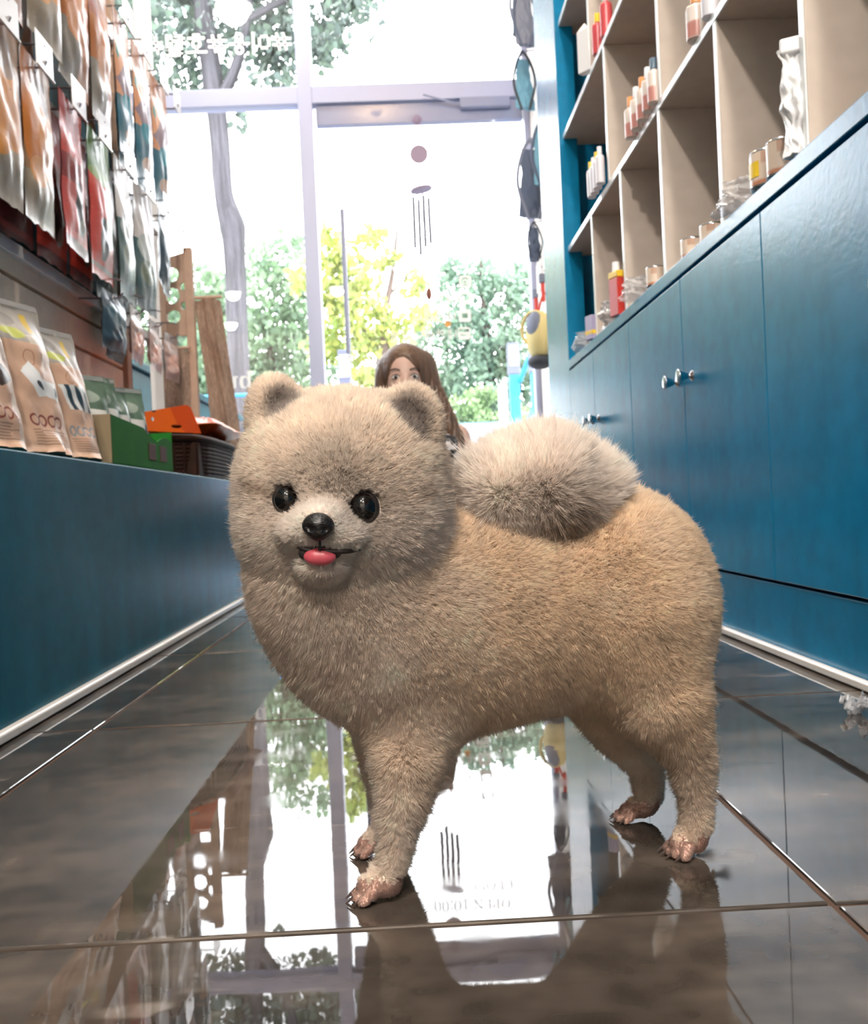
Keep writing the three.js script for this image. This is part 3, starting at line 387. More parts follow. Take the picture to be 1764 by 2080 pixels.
// ---------- goods on the right shelves ----------
{
  const canG = (r, h) => ({ body: lathe([[r * 0.97, 0.001], [r, 0.003], [r, h - 0.003], [r * 0.98, h - 0.001]], 28), end: lathe([[0.0001, h - 0.0025], [r * 0.88, h - 0.0025], [r * 0.92, h], [r, h + 0.0005], [r * 1.01, h - 0.0015]], 28), foot: lathe([[r * 1.01, 0.0035], [r, 0.0], [r * 0.9, 0.0], [0.0001, 0.001]], 28) });
  const canMat = std({ map: canvasTex(256, 64, (c, w, h) => { c.fillStyle = '#e3cfbd'; c.fillRect(0, 0, w, h); c.fillStyle = '#c98a6e'; c.fillRect(0, h * .62, w, h * .2); c.fillStyle = '#8f5b46'; c.fillRect(0, h * .85, w, h * .06); for (let k = 0; k < 4; k++) { c.fillStyle = '#caa590'; c.fillRect(w * k / 4 + 12, h * .15, 26, h * .3); } }), roughness: 0.3 });
  const yel = std({ color: S(0xf0c932), roughness: 0.4 });
  const can = (p, r, h, label, sticker) => { const t = thing('food_can', label, 'can', p, 0.5, 'small cans on the right shelves'), g = canG(r, h); part('body', g.body, canMat, t); part('lid', g.end, M.chrome, t); part('base', g.foot, M.chrome, t); if (sticker) part('sticker', new THREE.CylinderGeometry(r + 0.0006, r + 0.0006, h * 0.42, 10, 1, true, 3.9, 1.0).translate(0, h * 0.5, 0), yel, t); return t; };
  const Y1 = 0.5915, Y2 = 0.900, Y3 = 1.210, A = (p, y) => [p[0], y, p[2]];
  can(A([0.4854, 0.5915, -1.6036], Y1), 0.0205, 0.032, 'small can at the bottom left of the three-can stack on the shelf');
  can(A([0.4924, 0.5915, -1.522], Y1), 0.0205, 0.032, 'small can at the bottom right of the three-can stack, beside the divider');
  can([0.5465, Y1 + 0.0335, -1.487], 0.0205, 0.031, 'small can with yellow sticker on top of the stack on the shelf', true);
  can(A([0.4789, 0.5915, -1.2461], Y1), 0.024, 0.046, 'can with yellow sticker wrapped in clear film near the divider', true);
  can(A([0.4819, 0.5915, -1.203], Y1), 0.022, 0.044, 'plain small can behind the wrapped one, against the divider');
  can(A([0.4759, 0.5915, -1.8095], Y1), 0.018, 0.036, 'small can alone beside the third divider of the bottom shelf row');
  const film = (p, w, h, t, label, s) => { const o = thing('clear_film_bag', label, 'bag', p, -1.2 + 0.3 * (s % 3), 'clear bags lying on the bottom shelf'); part('film', packet(w, h, t, { seed: s, wr: 1.6, flat: 0.3, taper: 0.35 }), M.clear, o); };
  film(A([0.4795, 0.5915, -1.3453], Y1), 0.09, 0.05, 0.03, 'crumpled clear bag beside the cans with the yellow sticker', 31);
  film(A([0.4737, 0.5915, -1.9317], Y1), 0.08, 0.05, 0.03, 'crumpled clear bag before the single can on the bottom shelf', 32);
  film(A([0.4724, 0.5915, -2.2095], Y1), 0.09, 0.06, 0.03, 'crumpled clear bag at the foot of the red packet', 33);
  film(A([0.4754, 0.5915, -2.5484], Y1), 0.08, 0.05, 0.03, 'crumpled clear bag in the farthest cell of the bottom shelf', 34);
  const foilW = phys({ color: S(0xf3f3f5), roughness: 0.28, clearcoat: 0.8, clearcoatRoughness: 0.12 });
  { const o = thing('white_foil_bag', 'tall crumpled white foil bag standing against a divider', 'bag', A([0.4671, 0.5915, -1.1262], Y1), -0.5); part('bag', packet(0.032, 0.125, 0.024, { foot: 1, seed: 41, wr: 1.1, flat: 0.2 }), foilW, o); part('folded_top', rbox(-0.015, 0.015, 0.119, 0.137, -0.005, 0.005, 0.003), foilW, o); }
  { const o = thing('red_packet', 'slim red packet with yellow top on the bottom shelf', 'packet', A([0.4626, 0.5915, -2.0807], Y1), -1.25); part('packet', rbox(-0.018, 0.018, 0, 0.08, -0.009, 0.009, 0.002), std({ color: S(0xc63a34), roughness: 0.35 }), o); part('top_band', rbox(-0.0185, 0.0185, 0.08, 0.094, -0.0092, 0.0092, 0.002), yel, o); part('cap', cyl(0.007, 0.008, 0.02, 0, 0.094, 0), M.white, o); }
  { const o = thing('violet_packet', 'small pale violet packet in the farthest bottom shelf cell', 'packet', A([0.4628, 0.5915, -2.3783], Y1), -1.2); part('packet', rbox(-0.016, 0.016, 0, 0.058, -0.008, 0.008, 0.002), std({ color: S(0xa9a0c0), roughness: 0.4 }), o); part('label_band', rbox(-0.0165, 0.0165, 0.012, 0.022, -0.0085, 0.0085, 0.001), yel, o); }
  const lotion = std({ map: canvasTex(256, 128, (c, w, h) => { c.fillStyle = '#e9dcd4'; c.fillRect(0, 0, w, h); for (let k = 0; k < 3; k++) { c.fillStyle = '#5d5a58'; c.fillRect(w * k / 3 + 14, h * .22, 40, h * .05); c.fillRect(w * k / 3 + 14, h * .32, 30, h * .05); c.fillStyle = '#c98d84'; c.fillRect(w * k / 3 + 6, h * .58, 60, h * .1); c.fillRect(w * k / 3 + 6, h * .74, 60, h * .06); } }), roughness: 0.3 });
  const bottle = (p, r, h, body, cap, label, group, capH = 0.018) => { const t = thing('bottle', label, 'bottle', p, 0.4, group); part('body', lathe([[0.0001, 0], [r * 0.92, 0], [r, 0.003], [r, h * 0.82], [r * 0.9, h * 0.9], [r * 0.45, h * 0.96], [r * 0.42, h]], 24), body, t); part('cap', lathe([[r * 0.5, h * 0.97], [r * 0.52, h * 0.99], [r * 0.48, h + capH], [0.0001, h + capH]], 20), cap, t); return t; };
  const amber = std({ color: S(0xe09a62), roughness: 0.35 }), bluec = std({ color: S(0x5f7488), roughness: 0.35 }), redc = std({ color: S(0xd2555a), roughness: 0.3 }), pale = std({ color: S(0xe4e2ea), roughness: 0.35 });
  [[1284, 282, amber], [1296, 264, M.white], [1308, 246, amber], [1320, 228, M.white], [1331, 211, bluec]].forEach(([u, v, cp], k) => bottle(A([[0.4647, 0.9, -1.9011], [0.4657, 0.9, -1.8562], [0.4666, 0.9, -1.8134], [0.4675, 0.9, -1.7724], [0.468, 0.9, -1.7354]][k], Y2), 0.0125, 0.062, lotion, cp, `pale labelled bottle with ${['amber', 'white', 'orange', 'plain white', 'blue'][k]} cap, ${['farthest', 'second', 'third', 'fourth', 'nearest'][k]} in the row of five`, 'row of five labelled bottles'));
  [[0.4555, 0.9, -2.2663], [0.4569, 0.9, -2.2378], [0.4569, 0.9, -2.2029], [0.4569, 0.9, -2.169]].forEach((p, k) => bottle(A(p, Y2), 0.010, 0.068, pale, [yel, M.white, yel, M.white][k], `slim pale bottle with ${['yellow', 'white', 'bright yellow', 'plain white'][k]} cap, ${['farthest', 'second', 'third', 'nearest'][k]} of four in the far middle cell`, 'slim bottles in the far cell', 0.014));
  bottle(A([0.475, 0.9, -1.5013], Y2), 0.0165, 0.058, lotion, amber, 'short pale bottle with orange band, alone above the second divider');
  bottle(A([0.4745, 0.9, -1.4311], Y2), 0.014, 0.055, pale, amber, 'plain pale bottle next to the short banded bottle');
  [[[0.4776, 1.21, -2.2272], redc, 0.075], [[0.4795, 1.21, -2.1428], redc, 0.08]].forEach(([p, m, h], k) => bottle(A(p, Y3), 0.014, h, m, k ? M.white : yel, `red bottle with ${k ? 'white' : 'yellow'} cap in the upper far cell`, 'red bottles in the upper cell'));
  { const o = thing('white_carton', 'tall white carton leaning in the upper far cell', 'box', A([0.466, 1.21, -2.3177], Y3), -0.9); part('body', rbox(-0.018, 0.018, 0, 0.10, -0.009, 0.009, 0.002), foilW, o); part('gable', new THREE.CylinderGeometry(0.001, 0.016, 0.016, 4, 1).rotateY(Math.PI / 4).scale(1.4, 1, 0.7).translate(0, 0.108, 0), foilW, o); }
}
{ const o = thing('plastic_scrap', 'scrap of crumpled clear plastic on the floor by the right plinth', 'scrap', [0.4119, 0.003, -0.886], 0.6); part('film', packet(0.016, 0.024, 0.008, { seed: 77, wr: 1.6, flat: 0.3 }).rotateX(-1.45).translate(0, 0.006, 0), M.clear, o); }
// ---------- goods on pegs by the door, right wall ----------
{
  const web = (hex) => std({ color: S(hex), roughness: 0.8 }), navy = web(0x55627a), grey = web(0x7a8296), blackW = web(0x3d434c), yellow = web(0xe6d596), teal = web(0x6fa3bd), red = web(0xd2524c);
  const harness = (p, s, m, m2, label) => { const t = thing('pet_harness', label, 'harness', p, 0, 'harnesses hanging by the door'); part('peg', rod([0, 0, 0], [(0.835 - p[0]) , 0.005, 0], 0.003), M.wire, t); part('pad', packet(0.12 * s, 0.26 * s, 0.035, { seed: Math.round(s * 50), wr: 1.2, flat: 0.1, taper: 0.4, foot: 1 }).rotateY(0.4).translate(0, -0.30 * s, 0), m2, t); for (const q of [-1, 1]) part('strap', tube([[0, 0.002, 0], [q * 0.03 * s, -0.05 * s, 0.012], [q * 0.055 * s, -0.17 * s, 0.03], [q * 0.02 * s, -0.31 * s, 0.028]], 0.007 * s, 18, 6), m, t); part('clip', new THREE.TorusGeometry(0.012, 0.003, 6, 14).translate(0, -0.012, 0), M.wire, t); };
  harness([0.775, 3.22, -5.6], 1.3, grey, navy, 'dark blue harness hanging highest beside the shop window');
  harness([0.74, 2.98, -5.3], 1.1, navy, grey, 'grey harness just below the highest dark blue one');
  harness([0.765, 2.76, -5.6], 1.1, blackW, teal, 'black harness with pale blue pad level with the door rail');
  harness([0.79, 2.28, -5.65], 1.5, grey, navy, 'long slate harness hanging below the door rail');
  harness([0.785, 1.79, -5.6], 0.75, blackW, navy, 'small navy harness above the white comb rack');
  harness([0.75, 2.1, -4.9], 1.1, navy, teal, 'pale blue harness nearer the teal cabinet');
  const cr = thing('comb_rack', 'rack of white combs on the beige strip of wall by the door', 'comb rack', [0.80, 1.50, -5.55]);
  part('rail', rod([0, 0, -0.1], [0, 0, 0.1], 0.004), M.wire, cr); part('bracket', rod([0, 0, 0], [0.038, 0.0, 0], 0.004), M.wire, cr); for (let k = 0; k < 5; k++) part('comb', rbox(-0.008, 0.008, -0.11, 0.05, -0.085 + k * 0.04, -0.07 + k * 0.04, 0.003), M.white, cr);
  const yb = thing('yellow_pet_carrier', 'rounded pale yellow pet carrier bag with grey opening hanging by the cabinet', 'carrier', [0.755, 1.10, -5.35]);
  part('shell', new THREE.SphereGeometry(0.12, 28, 20).scale(0.62, 1.15, 1.0), yellow, yb); part('opening', new THREE.SphereGeometry(0.1, 24, 16).scale(0.5, 1.0, 0.9).translate(-0.022, 0.035, 0.022), grey, yb); part('rim', new THREE.TorusGeometry(0.078, 0.009, 8, 28).scale(1, 1.15, 1).rotateY(-0.75).translate(-0.036, 0.035, 0.04), yellow, yb); part('base_pad', new THREE.SphereGeometry(0.1, 20, 12).scale(0.7, 0.4, 1).translate(0, -0.14, 0), blackW, yb); part('strap', tube([[0, 0.13, 0], [0.03, 0.22, 0], [0.08, 0.25, 0]], 0.007, 12, 6), red, yb); part('peg', rod([0.05, 0.245, 0], [0.083, 0.25, 0], 0.004), M.wire, yb);
  for (const [y, z, l] of [[1.36, -5.45, 'small red grooming brush hanging above the yellow carrier'], [1.34, -5.75, 'small red brush hanging nearest the door jamb']]) { const b = thing('pet_brush', l, 'brush', [0.80, y, z], 0, 'brushes hanging by the door'); part('handle', new THREE.CapsuleGeometry(0.011, 0.09, 4, 12), red, b); part('head', rbox(-0.02, 0.014, 0.05, 0.10, -0.018, 0.018, 0.005), grey, b); part('peg', rod([0, 0.10, 0], [0.037, 0.10, 0], 0.003), M.wire, b); }
}
// ---------- wind chime inside the door ----------
{
  const wood = std({ color: S(0x8a7a94), roughness: 0.5 }), z = -5.85, t = thing('wind_chime', 'wind chime with round disc and thin tubes hanging in front of the glass door', 'wind chime', [0.157, 2.47, z]);
  part('suction_hook', join([new THREE.SphereGeometry(0.03, 16, 10).scale(1, 1, 0.45).translate(0, 0.06, -0.10), rod([0, 0.05, -0.10], [0, 0.045, 0], 0.004)]), wood, t);
  part('cord', join([rod([0, 0.045, 0], [0, -0.13, 0], 0.0014), rod([0, -0.235, 0], [0, -0.39, 0], 0.0014), rod([0, -0.40, 0], [0.02, -0.98, 0], 0.0012)]), M.wire, t);
  part('disc', new THREE.CylinderGeometry(0.054, 0.054, 0.012, 32).rotateX(Math.PI / 2).translate(0, -0.182, 0), wood, t);
  part('ring_plate', new THREE.CylinderGeometry(0.066, 0.066, 0.012, 28).rotateZ(0.16).translate(0.004, -0.392, 0), wood, t);
  [[-0.045, 0.02, 0.30], [-0.014, -0.03, 0.33], [0.014, 0.035, 0.30], [0.045, -0.01, 0.27]].forEach(([x, dz, l]) => { const c = part('tube', rod([x, -0.44, dz], [x * 1.05, -0.44 - l, dz], 0.0095, 0.0095, 10), std({ color: S(0x4c4d5e), roughness: 0.5 }), t); part('string', rod([x, -0.40, dz], [x, -0.44, dz], 0.001, 0.001, 5), M.wire, c); });
  part('clapper', new THREE.SphereGeometry(0.036, 20, 14).scale(0.5, 1, 0.4).translate(0.022, -1.01, 0), std({ color: S(0x7d4a3c), roughness: 0.5 }), t);
}

// ---------- outside ----------
{
  const paving = std({ map: tex(256, 256, (u, v) => { const k = 1 + 0.2 * (fB(u, v) - 0.5) + 0.14 * (fC(u, v) - 0.5); return [0.55 * k, 0.54 * k, 0.53 * k]; }), roughness: 0.85 });
  const asphalt = std({ map: tex(256, 256, (u, v) => { const k = 1 + 0.3 * (fC(u, v) - 0.5) + 0.15 * (fB(u, v) - 0.5); return [0.36 * k, 0.36 * k, 0.37 * k]; }), roughness: 0.9 });
  const g1 = box(-30, 30, -0.3, -0.02, -11.2, -6.06); const pave = solo('pavement', g1, paving, 'pale pavement outside the shop front', 'pavement'); pave.userData.kind = 'structure';
  const rd = solo('road', box(-40, 40, -0.4, -0.14, -60, -11.2), asphalt, 'grey road beyond the pavement', 'road'); rd.userData.kind = 'structure';
  const bark = (r, g, b, s) => { const q = fbm(8, s, 4); return std({ map: tex(256, 256, (u, v) => { const k = 1 + 0.7 * (q(u * 3, v * 0.6) - 0.5) + 0.25 * (fC(u, v) - 0.5); return [r * k, g * k, b * k]; }), roughness: 0.9, bumpMap: tex(128, 128, (u, v) => { const k = q(u * 3, v * 0.6); return [k, k, k]; }, { srgb: false }), bumpScale: 0.02 }); };
  const barkGrey = bark(0.25, 0.245, 0.265, 41), barkBrown = bark(0.36, 0.30, 0.28, 43);
  // swept trunk with its own radius at every point
  function limb(pts, seg = 10) { const c = new THREE.CatmullRomCurve3(pts.map((p) => V(p[0], p[1], p[2]))), n = pts.length * 5, pos = [], uv = [], idx = []; for (let j = 0; j <= n; j++) { const t = j / n, p = c.getPoint(t), q = t * (pts.length - 1), i = Math.min(Math.floor(q), pts.length - 2), r = mix(pts[i][3], pts[i + 1][3], q - i), d = c.getTangent(t), a = V(0, 0, 1).cross(d).normalize(), b = d.clone().cross(a).normalize(); for (let k = 0; k <= seg; k++) { const w = k / seg * 6.2832, rrr = r * (1 + 0.10 * noise3(Math.cos(w) * 1.5, Math.sin(w) * 1.5, p.y * 2)); pos.push(p.x + rrr * (a.x * Math.cos(w) + b.x * Math.sin(w)), p.y + rrr * (a.y * Math.cos(w) + b.y * Math.sin(w)), p.z + rrr * (a.z * Math.cos(w) + b.z * Math.sin(w))); uv.push(k / seg, p.y * 0.5); } } for (let j = 0; j < n; j++) for (let k = 0; k < seg; k++) { const a = j * (seg + 1) + k, b = a + seg + 1; idx.push(a, a + 1, b, b, a + 1, b + 1); } const g = new THREE.BufferGeometry(); g.setAttribute('position', new THREE.Float32BufferAttribute(pos, 3)); g.setAttribute('uv', new THREE.Float32BufferAttribute(uv, 2)); g.setIndex(idx); g.computeVertexNormals(); return g; }
  const leafG = (() => { const s = new THREE.Shape(); s.moveTo(0, 0); s.bezierCurveTo(0.5, 0.2, 0.42, 0.75, 0, 1); s.bezierCurveTo(-0.42, 0.75, -0.5, 0.2, 0, 0); const g = new THREE.ShapeGeometry(s, 3), p = g.attributes.position; for (let i = 0; i < p.count; i++) p.setZ(i, 0.35 * Math.abs(p.getX(i)) - 0.2 * p.getY(i) ** 2); g.computeVertexNormals(); return g; })();
  const leafM = phys({ color: 0xffffff, roughness: 1, transmission: 0.4, thickness: 0 });
  function foliage(parent, blobs, count, size, cols) {
    const im = new THREE.InstancedMesh(leafG, leafM, count), m = new THREE.Matrix4(), q = new THREE.Quaternion(), e = new THREE.Euler(), tot = blobs.reduce((s, b) => s + b[3] ** 2, 0), c = new THREE.Color(); let i = 0;
    for (const b of blobs) { const n = Math.round(count * b[3] ** 2 / tot); for (let k = 0; k < n && i < count; k++, i++) { let x, y, z; do { x = rr(-1, 1); y = rr(-1, 1); z = rr(-1, 1); } while (x * x + y * y + z * z > 1 || noise3((b[0] + x * b[3]) * 1.5, (b[1] + y * b[3]) * 1.5, (b[2] + z * b[3]) * 1.5) < -0.15); e.set(rr(-1.2, 1.2), rr(0, 6.28), rr(0, 6.28)); const s = size * rr(0.6, 1.3); m.compose(V(b[0] + x * b[3], b[1] + y * b[3] * (b[4] ?? 0.85), b[2] + z * b[3]), q.setFromEuler(e), V(s, s, s)); im.setMatrixAt(i, m); const a = cols[Math.floor(rnd() * cols.length)], v = rr(0.8, 1.2); im.setColorAt(i, c.setRGB(a[0] * v, a[1] * v, a[2] * v)); } }
    im.count = i; im.name = 'foliage'; im.userData.kind = 'stuff'; im.castShadow = im.receiveShadow = true; parent.add(im);
  }
  const tree = (label, p, name = 'street_tree') => thing(name, label, 'tree', p, 0, 'trees across the street');
  const rel = (t, pts) => pts.map((p) => [p[0] - t.position.x, p[1] - t.position.y, p[2] - t.position.z, ...p.slice(3)]);
  const GREEN = [[0.19, 0.29, 0.17], [0.22, 0.34, 0.19], [0.16, 0.25, 0.16]], LIGHT = [[0.38, 0.44, 0.10], [0.46, 0.50, 0.12], [0.30, 0.40, 0.10]], PINE = [[0.19, 0.29, 0.20], [0.22, 0.33, 0.23], [0.16, 0.25, 0.18]];
  {
    const t = tree('tall pale-barked tree with a knotted trunk just outside the left pane', [-1.93, -0.14, -12.0]);
    part('trunk', limb(rel(t, [[-1.93, -0.14, -12, 0.19], [-1.95, 0.7, -12, 0.15], [...[-1.9762, 1.6556, -12], 0.135], [...[-1.9736, 2.729, -12], 0.125], [...[-1.964, 3.4434, -12], 0.135], [...[-1.9771, 3.6702, -12], 0.155], [...[-2.0547, 4.042, -12], 0.12], [...[-2.0868, 4.8755, -12], 0.12], [...[-2.1147, 5.2923, -12], 0.13], [...[-2.1788, 5.9473, -12], 0.12], [...[-2.2285, 6.7789, -12], 0.11], [...[-2.2615, 7.964, -12], 0.07]])), barkGrey, t);
    part('branch', limb(rel(t, [[...[-2.098, 5.1432, -12], 0.08], [...[-1.8893, 5.4194, -11.9], 0.07], [...[-1.7262, 5.7795, -11.8], 0.06], [...[-1.6123, 6.25, -11.7], 0.05], [...[-1.3778, 6.937, -11.7], 0.03]])), barkGrey, t);
    part('branch', limb(rel(t, [[...[-1.659, 6.0446, -11.75], 0.045], [...[-1.1787, 6.2361, -11.7], 0.035], [...[-0.5313, 6.2791, -11.6], 0.02]])), barkGrey, t);
    foliage(t, rel(t, [[...[-2.7636, 6.0852, -12], 0.75], [...[-2.9428, 7.0179, -12.4], 0.9], [...[-2.2644, 6.7316, -12.6], 0.7], [...[-1.5386, 5.6884, -12], 0.42], [...[-1.3777, 6.1842, -12.3], 0.5], [...[-0.8095, 6.0209, -12], 0.55], [...[-0.5011, 6.2489, -12], 0.5], [...[-0.6434, 5.7476, -12], 0.28], [...[-1.3055, 6.8688, -12], 0.9], [...[-0.471, 6.9023, -12], 0.7], [...[-2.3372, 7.6112, -12], 1.3], [...[-1.0133, 8.0468, -12], 1.4], [...[-1.7806, 4.9538, -12], 0.14], [...[-3.2209, 5.6986, -12.3], 0.5], [...[-2.556, 5.676, -12.3], 0.3], [...[-2.0767, 5.9488, -12.4], 0.4], [...[-1.3917, 5.5926, -12.2], 0.3]]), 9500, 0.12, [[0.11, 0.16, 0.13], [0.13, 0.19, 0.14], [0.09, 0.13, 0.115]]);
  }
  {
    const t = tree('bushy mid-green tree behind the pale trunk', [-2.6, -0.14, -19]);
    part('trunk', limb(rel(t, [[-2.6, -0.14, -19, 0.16], [-2.5, 1.5, -19, 0.12], [-2.5, 4, -19, 0.06]])), barkBrown, t);
    foliage(t, rel(t, [[...[-2.2352, 5.1071, -19], 0.7], [...[-2.5524, 4.3643, -19], 0.9], [...[-2.0053, 3.9644, -19], 0.8], [...[-2.5963, 3.4215, -19], 1.0], [...[-1.9549, 3.0168, -19], 0.8], [...[-3.2628, 3.2601, -19], 0.9], [...[-2.4608, 2.2814, -19], 1.1], [...[-3.3069, 2.3175, -19], 1.0]]), 5200, 0.15, GREEN);
    const u = tree('dark green tree at the left edge of the view outside', [-4.4, -0.14, -20]);
    part('trunk', limb(rel(u, [[-4.4, -0.14, -20, 0.16], [-4.4, 1.6, -20, 0.12], [-4.3, 4.2, -20, 0.05]])), barkBrown, u);
    foliage(u, rel(u, [[...[-3.6844, 4.4242, -20], 0.8], [...[-4.2763, 4.4479, -20], 1.0], [...[-3.9283, 3.4411, -20], 1.2], [...[-4.7357, 3.0777, -20], 1.3], [...[-3.9841, 2.2512, -20], 1.3]]), 5200, 0.17, GREEN);
    const q = tree('broad green tree far left, seen mirrored in the teal doors', [-7.2, -0.14, -19]);
    part('trunk', limb(rel(q, [[-7.2, -0.14, -19, 0.2], [-7.2, 4.5, -19, 0.06]])), barkBrown, q);
    foliage(q, rel(q, [[-7.2, 4.2, -19, 1.7], [-6.2, 3, -19, 1.4], [-8.4, 3, -19, 1.6], [-7.2, 1.6, -19, 1.6], [-5.6, 4.4, -19.2, 1.1], [-8.9, 4.6, -19, 1.3], [-5.4, 2.2, -19, 1.2]]), 8500, 0.2, GREEN);
  }
  {
    const t = tree('yellow-green young tree in the middle of the glass door', [-0.55, -0.14, -16], 'ginkgo_tree');
    part('trunk', limb(rel(t, [[-0.62, -0.14, -16, 0.13], [-0.5, 1.2, -16, 0.11], [...[-0.303, 2.6773, -16], 0.10], [...[-0.2517, 3.2737, -16], 0.06], [...[-0.1031, 3.9059, -16], 0.04], [...[0.054, 4.8964, -16], 0.015]])), barkBrown, t);
    for (const b of [[[...[-0.3011, 2.7171, -16], 0.05], [...[-0.4991, 2.9248, -16], 0.04], [...[-0.762, 3.3742, -15.8], 0.015]], [[...[-0.2651, 3.1546, -16], 0.035], [...[-0.5614, 3.8491, -16.2], 0.02], [...[-0.6527, 4.498, -16.2], 0.01]], [[...[-0.1636, 3.6292, -16], 0.03], [...[0.1688, 3.9118, -15.9], 0.01]]]) part('branch', limb(rel(t, b), 7), barkBrown, t);
    foliage(t, rel(t, [[...[-1.3456, 3.9151, -16], 0.42], [...[-1.0096, 4.3, -16], 0.4], [...[-1.1141, 4.6224, -16], 0.2], [...[-1.0463, 3.505, -16], 0.45], [...[-0.6268, 3.9664, -16], 0.4], [...[-0.5692, 3.2877, -15.8], 0.42], [...[-0.7575, 2.8556, -16], 0.45], [...[-0.3588, 4.5934, -16], 0.25], [...[-0.1137, 3.0061, -16.1], 0.35], [...[0.3004, 3.2913, -16], 0.28], [...[0.2439, 3.7949, -16.1], 0.25], [...[-1.2345, 2.8752, -16], 0.35], [...[-0.5406, 2.3679, -16], 0.4], [...[-0.1381, 4.1864, -16], 0.2]]), 2600, 0.14, LIGHT);
  }
  {
    const t = tree('feathery blue-green conifer filling the right half of the door', [1.7, -0.14, -20], 'conifer_tree');
    part('trunk', limb(rel(t, [[1.7, -0.14, -20, 0.18], [1.75, 2.5, -20, 0.12], [1.7, 5.2, -20, 0.03]])), barkBrown, t);
    foliage(t, rel(t, [[...[1.2674, 4.9746, -20], 0.35], [...[1.0108, 4.8349, -20], 0.3], [...[1.8109, 4.8034, -20], 0.45], [...[2.3419, 4.751, -20.3], 0.5], [...[1.4881, 4.3165, -20], 0.7], [...[2.3762, 3.9808, -20], 0.8], [...[0.8656, 3.842, -20], 0.6], [...[1.6477, 3.4102, -20], 0.9], [...[0.8294, 3.0441, -20], 0.9], [...[2.4317, 2.9773, -20], 0.9], [...[1.6072, 2.5113, -20], 1.0], [...[0.5979, 2.3541, -20], 0.9], [...[2.5966, 2.1687, -20], 1.0], [...[3.0712, 4.46, -20.5], 0.8]]), 9000, 0.13, PINE);
    const u = tree('low light-green bush beneath the conifer', [1.15, -0.14, -18.8], 'roadside_bush');
    part('stem', limb(rel(u, [[1.15, -0.14, -18.8, 0.05], [1.15, 0.8, -18.8, 0.03]]), 7), barkBrown, u);
    foliage(u, rel(u, [[...[1.406, 2.1425, -18.8], 0.32], [...[1.7369, 2.1566, -18.8], 0.3], [...[1.1174, 2.0137, -18.8], 0.35], [...[1.4769, 1.6218, -18.8], 0.5], [...[1.9522, 1.6954, -18.8], 0.5]]), 1500, 0.10, [[0.30, 0.42, 0.20], [0.24, 0.36, 0.16]]);
    const w = tree('wide green tree to the right beyond the shop wall', [5.2, -0.14, -22]);
    part('trunk', limb(rel(w, [[5.2, -0.14, -22, 0.2], [5.2, 4.5, -22, 0.06]])), barkBrown, w);
    foliage(w, rel(w, [[5.2, 4.2, -22, 1.8], [4.2, 3, -22, 1.4], [6.2, 3, -22, 1.5], [5.2, 1.8, -22, 1.6]]), 3000, 0.17, GREEN);
  }
  { // clipped hedge far behind, closing the view below the crowns
    const hd = thing('hedge', 'long clipped green hedge behind the trees', 'hedge', [0, -0.14, -26]);
    part('body', (() => { const g = new RoundedBoxGeometry(40, 2.1, 1.6, 4, 0.3).translate(0, 1.05, 0); return uvm(g, 0.4); })(), std({ map: tex(256, 256, (u, v) => { const k = 0.7 + 0.9 * (fC(u, v) - 0.3) + 0.5 * (fB(u, v) - 0.5); return [0.36 * k, 0.46 * k, 0.33 * k]; }), roughness: 0.95 }), hd);
    foliage(hd, Array.from({ length: 26 }, (_, i) => [-13 + i, 1.3, 0.55, 0.85]), 5200, 0.16, GREEN);
  }
  // blue posts and rails
  const blue = std({ color: S(0x1a8ec4), roughness: 0.4 }), slate = std({ color: S(0x5b6076), roughness: 0.45 }), whiteP = std({ color: S(0xf7f7f7), roughness: 0.4 });
  const post = (x, z, y0, y1, top, label) => { const t = thing('blue_post', label, 'post', [x, -0.02, z], 0, 'blue posts outside the door'); part('shaft', rbox(-0.045, 0.045, 0, y0 + 0.02, -0.045, 0.045, 0.006), blue, t); part('head', rbox(-0.055, 0.055, y0 + 0.02, top + 0.02, -0.05, 0.05, 0.006), slate, t); part('white_panel', rbox(-0.04, 0.04, y0 + 0.10, y1 + 0.02, 0.048, 0.056, 0.003), whiteP, t); return t; };
  post(-0.525, -9.0, 1.32, 1.60, 1.65, 'blue post with white panel left of the crouching woman');
  post(1.02, -9.0, 1.36, 1.62, 1.65, 'blue post with white panel above the white railing');
  post(1.115, -8.2, 1.27, 1.66, 1.75, 'tallest blue post with white panel, next to the door jamb');
  { const t = thing('blue_railing', 'thin blue rail running left from the blue post', 'railing', [-0.59, -0.02, -9.0]); for (const y of [1.30, 0.75, 0.3]) part('rail', rod([0, y, 0], [-3.2, y, 0], 0.018), blue, t); for (const x of [-1.6, -3.2]) part('baluster', rod([x, 0, 0], [x, 1.31, 0], 0.02), blue, t); }
  { const t = thing('white_railing', 'white slatted railing panel beside the blue posts', 'railing', [0.91, -0.02, -8.9]); part('top_rail', rod([-0.1, 1.18, 0.6], [0.04, 1.36, -0.2], 0.015), whiteP, t); part('bottom_rail', rod([-0.1, 0.10, 0.6], [0.04, 0.10, -0.2], 0.015), whiteP, t); for (let k = 0; k <= 10; k++) { const s = k / 10; part('slat', rod([mix(-0.1, 0.04, s), 0, mix(0.6, -0.2, s)], [mix(-0.1, 0.04, s), mix(1.18, 1.36, s), mix(0.6, -0.2, s)], 0.010), whiteP, t); } }
  { const t = thing('blue_handrail', 'slanting blue handrail between the two right blue posts', 'handrail', [1.02, -0.02, -8.9]); part('rail', rod([0.05, 1.32, -0.05], [0.10, 1.55, 0.62], 0.022), blue, t); part('rail', rod([0.05, 0.85, -0.05], [0.10, 1.05, 0.62], 0.022), blue, t); }
